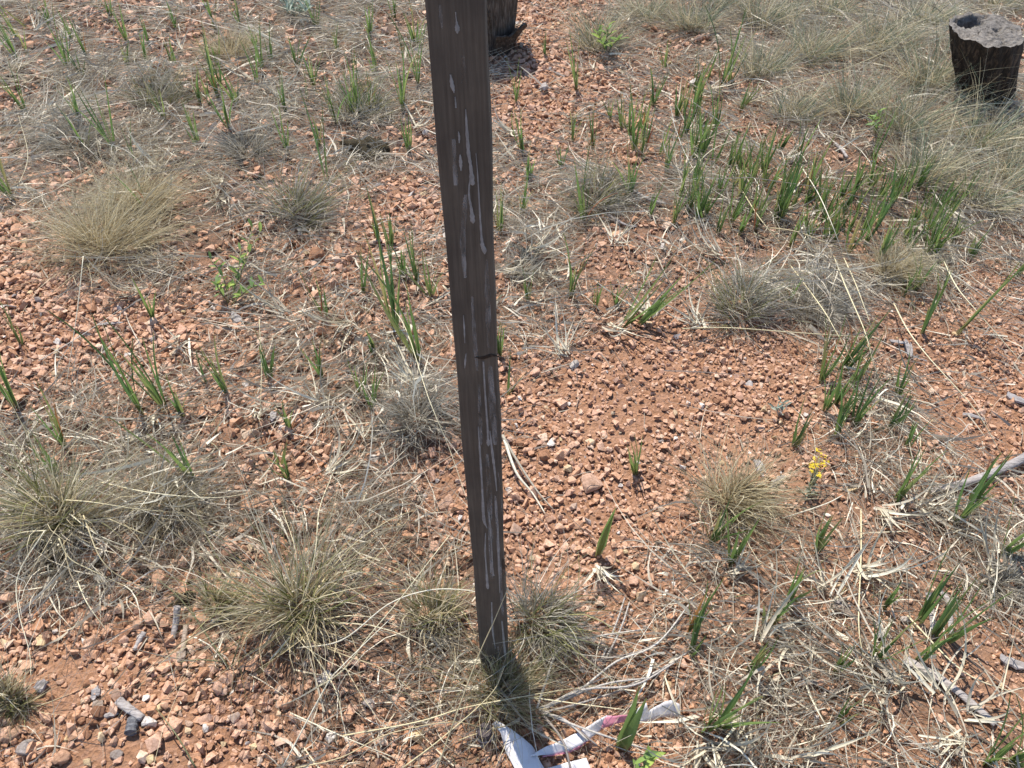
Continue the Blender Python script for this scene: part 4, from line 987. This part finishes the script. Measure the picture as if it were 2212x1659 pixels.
# ------------------------------------------------------------------ hub stake and flagging tape
p = ground_at(1048, 1590); r = metres(17, p)
hub = tag(link('hub_stake', None, None, p, (rad(8), 0, 0)), 'short dark ridged hub stake with tape wound round it, before the post', 'stake')
V = []; Fq = []; nA = 28; zs = [-.03, 0.0, .006, .009, .012, .015, .018, .021, .024, .027, .030, .034]; rs = [1, 1, 1, .9, 1, .9, 1, .9, 1, .92, .96, .85]
for z, q in zip(zs, rs):
    for i in range(nA):
        a = 2 * math.pi * i / nA; V.append((math.cos(a) * r * q * (1 + .03 * math.sin(a * 5)), math.sin(a) * r * q, z))
for j in range(len(zs) - 1):
    for i in range(nA): Fq.append((j * nA + i, j * nA + (i + 1) % nA, (j + 1) * nA + (i + 1) % nA, (j + 1) * nA + i))
k = len(V); V += [(0, 0, .0335)]
Fq += [((len(zs) - 1) * nA + i, (len(zs) - 1) * nA + (i + 1) % nA, k, k) for i in range(0)]
me = bpy.data.meshes.new('shaft'); me.from_pydata(V, [], Fq + [((len(zs) - 1) * nA + i, (len(zs) - 1) * nA + (i + 1) % nA, k) for i in range(nA)]); me.materials.append(M_HUB)
link('shaft', me, hub)
V = []; Fq = []
for j, (z, q) in enumerate(((0.004, 1.08), (0.007, 1.16), (0.010, 1.1), (0.013, 1.15), (0.015, 1.07))):
    for i in range(nA):
        a = 2 * math.pi * i / nA; V.append((math.cos(a) * r * q, math.sin(a) * r * q, z + 0.0015 * math.sin(a * 2 + j)))
for j in range(4):
    for i in range(nA): Fq.append((j * nA + i, j * nA + (i + 1) % nA, (j + 1) * nA + (i + 1) % nA, (j + 1) * nA + i))
link('tape_wrap', mesh_np('tape_wrap', V, Fq, [M_TAPE, M_TAPEPINK], smooth=True, midx=[1 if (f // nA) in (0, 2) else 0 for f in range(len(Fq))]), hub)

def ribbon_strip(name, edges, mat, parent):
    """edges: list of ((x, y, up), (x, y, up)) photograph points of the two rims"""
    A = catmull([np.array(ground_at(*a)) for a, b in edges], 6); B = catmull([np.array(ground_at(*b)) for a, b in edges], 6)
    n = len(A); V = []; Fq = []; m = 5
    for i in range(n):
        for s in range(m):
            q = A[i] + (B[i] - A[i]) * (s / (m - 1)); q = q.copy()
            q[2] += 0.0016 * math.sin(s / (m - 1) * math.pi + i * 0.4) + 0.0007 * math.sin(i * 1.3 + s)
            V.append(q)
    for i in range(n - 1):
        for s in range(m - 1): a = i * m + s; Fq.append((a, a + 1, a + m + 1, a + m))
    o = link(name, mesh_np(name, V, Fq, mat, smooth=True), parent)
    md = o.modifiers.new('thickness', 'SOLIDIFY'); md.thickness = 0.0003
    return o
tape = tag(link('flagging_tape', None), 'crumpled white and pink plastic flagging tape trailing from the hub stake', 'tape')
ribbon_strip('strip', [((1062,1566,.020),(1074,1556,.024)), ((1080,1582,.018),(1098,1570,.022)), ((1086,1600,.014),(1126,1592,.020)), ((1094,1628,.012),(1152,1614,.018)), ((1112,1660,.010),(1170,1650,.014)), ((1140,1715,.010),(1205,1700,.012))], M_TAPE, tape)
ribbon_strip('strip', [((1146,1634,.016),(1150,1630,.018)), ((1172,1632,.014),(1170,1617,.022)), ((1208,1628,.013),(1208,1602,.024)), ((1243,1617,.013),(1238,1586,.024)), ((1276,1594,.014),(1268,1570,.024)), ((1302,1572,.015),(1312,1544,.026))], M_TAPE, tape)
ribbon_strip('pink_fold', [((1297,1576,.014),(1309,1545,.027)), ((1333,1564,.014),(1332,1545,.025)), ((1366,1554,.014),(1362,1544,.022)), ((1380,1552,.015),(1378,1540,.02))], M_TAPEPINK, tape)
ribbon_strip('strip', [((1368,1570,.010),(1359,1542,.026)), ((1386,1563,.011),(1377,1530,.030)), ((1407,1557,.012),(1396,1519,.030))], M_TAPE, tape)
ribbon_strip('strip', [((1400,1560,.010),(1402,1534,.022)), ((1428,1550,.010),(1428,1519,.026)), ((1450,1549,.010),(1448,1514,.026)), ((1470,1548,.009),(1468,1520,.022))], M_TAPE, tape)
ribbon_strip('pink_edge', [((1172,1636,.0128),(1172,1632.5,.0138)), ((1208,1631,.012),(1208,1628,.0128)), ((1243,1620,.012),(1243,1617,.0128)), ((1276,1597,.012),(1276,1594,.0138))], M_TAPEPINK, tape)
ribbon_strip('strip', [((1160,1700,.008),(1150,1668,.012)), ((1210,1690,.010),(1205,1652,.016)), ((1290,1690,.012),(1266,1638,.020))], M_TAPE, tape)

# ------------------------------------------------------------------ small leafy plants and the yellow flowers
def small_leaf(name, mat, w=0.32):
    V = []; Fq = []; n = 6
    for i in range(n + 1):
        t = i / n; ww = w * math.sin(math.pi * min(1, 0.08 + 0.9 * t)) ** 0.8 * 0.5
        for s in (-1, 0, 1): V.append((s * ww, t, 0.12 * math.sin(t * 2.2) + (0.06 if s else 0)))
    for i in range(n):
        for s in (0, 1): a = i * 3 + s; Fq.append((a, a + 1, a + 4, a + 3))
    return mesh_np(name, V, Fq, mat, smooth=True)
LEAF_W, LEAF_S = small_leaf('leaf', M_WEED, 0.34), small_leaf('leaf', M_SAGE, 0.22)
def leafy(px, py, tips, label, leaf, leaf_px, n_leaf, stem_mat, name='leafy_weed', cat='weed', up=0.07, top=(0.3, 1.0)):
    p = ground_at(px, py); e = tag(link(name, None, None, p), label, cat)
    for (tx, ty) in tips:
        q = ground_at(tx, ty, up) - p
        mid = q * 0.5 + Vector((random.uniform(-.01, .01), random.uniform(-.01, .01), 0.012))
        C = catmull([(0, 0, 0), mid, q], 6)
        stem = link('stem', tube('stem', C, 0.0016, 0.0009, stem_mat, 5), e)
        for k in range(n_leaf):
            t = top[0] + (top[1] - top[0]) * k / max(1, n_leaf - 1); c_ = C[min(len(C) - 1, int(t * (len(C) - 1)))]
            s = metres(leaf_px, p) * random.uniform(0.75, 1.25)
            link('leaf', leaf, stem, tuple(c_), (random.uniform(0.1, 0.9), random.uniform(-.4, .4), k * 2.4 + random.uniform(-.5, .5)), (s, s, s))
    return e
leafy(497, 660, [(455, 560), (470, 615), (545, 490), (562, 500), (520, 540), (568, 612), (545, 620)], 'light green leafy weed with forked stems on open gravel', LEAF_W, 20, 9, M_OLSTALK, up=0.06)
leafy(1310, 118, [(1290, 70), (1315, 55), (1340, 85), (1300, 95)], 'light green leafy weed beyond the tapered stump on far gravel', LEAF_W, 20, 8, M_OLSTALK, up=0.08)
leafy(2090, 175, [(2075, 95), (2095, 85), (2070, 130), (2100, 110)], 'light green weed pressed against the black charred stump', LEAF_W, 18, 8, M_OLSTALK, up=0.1)
leafy(640, 45, [(605, 5), (640, 0), (670, 10), (620, 25), (660, 25), (600, -20), (680, -20)], 'silver-green sage bushlet among far dead straw', LEAF_S, 20, 14, M_GREYSTALK, 'sage_plant', 'sage', 0.06, (0.2, 1.0))
leafy(1682, 900, [(1665, 880), (1680, 868), (1700, 885), (1690, 895)], 'tiny silver rosette of leaves on bare gravel past the tan bunchgrass', LEAF_S, 16, 5, M_GREYSTALK, 'sage_plant', 'sage', 0.02)
leafy(1395, 1665, [(1390, 1632), (1372, 1650), (1410, 1640)], 'small broad-leaved green weed beside the broad-bladed sprout', LEAF_W, 34, 3, M_OLSTALK, up=0.04)
leafy(1890, 300, [(1880, 250), (1900, 240), (1870, 270)], 'light green weed within the bluish bunchgrass', LEAF_W, 15, 8, M_OLSTALK, up=0.07)
fl = leafy(1742, 1072, [(1752, 1010), (1762, 1000), (1772, 992), (1768, 985), (1785, 1005), (1766, 1022), (1728, 1060), (1738, 1050), (1758, 1062)], 'little plant with clustered yellow flowers and silver-green leaves on gravel', LEAF_S, 15, 4, M_OLSTALK, 'yellow_flower_plant', 'flower', 0.05, (0.05, 0.45))
V = [(0, 0, 0)]; Fq = []
for k in range(5):
    a = 2 * math.pi * k / 5
    V += [(math.cos(a - .45) * .6, math.sin(a - .45) * .6, .12), (math.cos(a) * 1, math.sin(a) * 1, .2), (math.cos(a + .45) * .6, math.sin(a + .45) * .6, .12)]
    b = 1 + 3 * k; Fq.append((0, b, b + 1, b + 2))
FLOWER = mesh_np('flower', V, Fq, M_PETAL)
fp = fl.location
for (cx, cy, n_) in ((1768, 975, 5), (1762, 988, 4), (1778, 986, 3), (1758, 998, 6), (1752, 1008, 7), (1763, 1008, 4), (1770, 1006, 5), (1757, 1016, 5), (1785, 1002, 5), (1768, 1026, 5), (1774, 1030, 3)):
    for j in range(n_):
        q = ground_at(cx + random.uniform(-6, 6), cy + random.uniform(-6, 6), 0.05 + random.uniform(-.006, .012)) - fp
        s = random.uniform(0.0022, 0.0034)
        link('flower', FLOWER, fl, tuple(q), (random.uniform(-.9, .3), random.uniform(-.6, .6), random.uniform(0, 6)), (s, s, s))
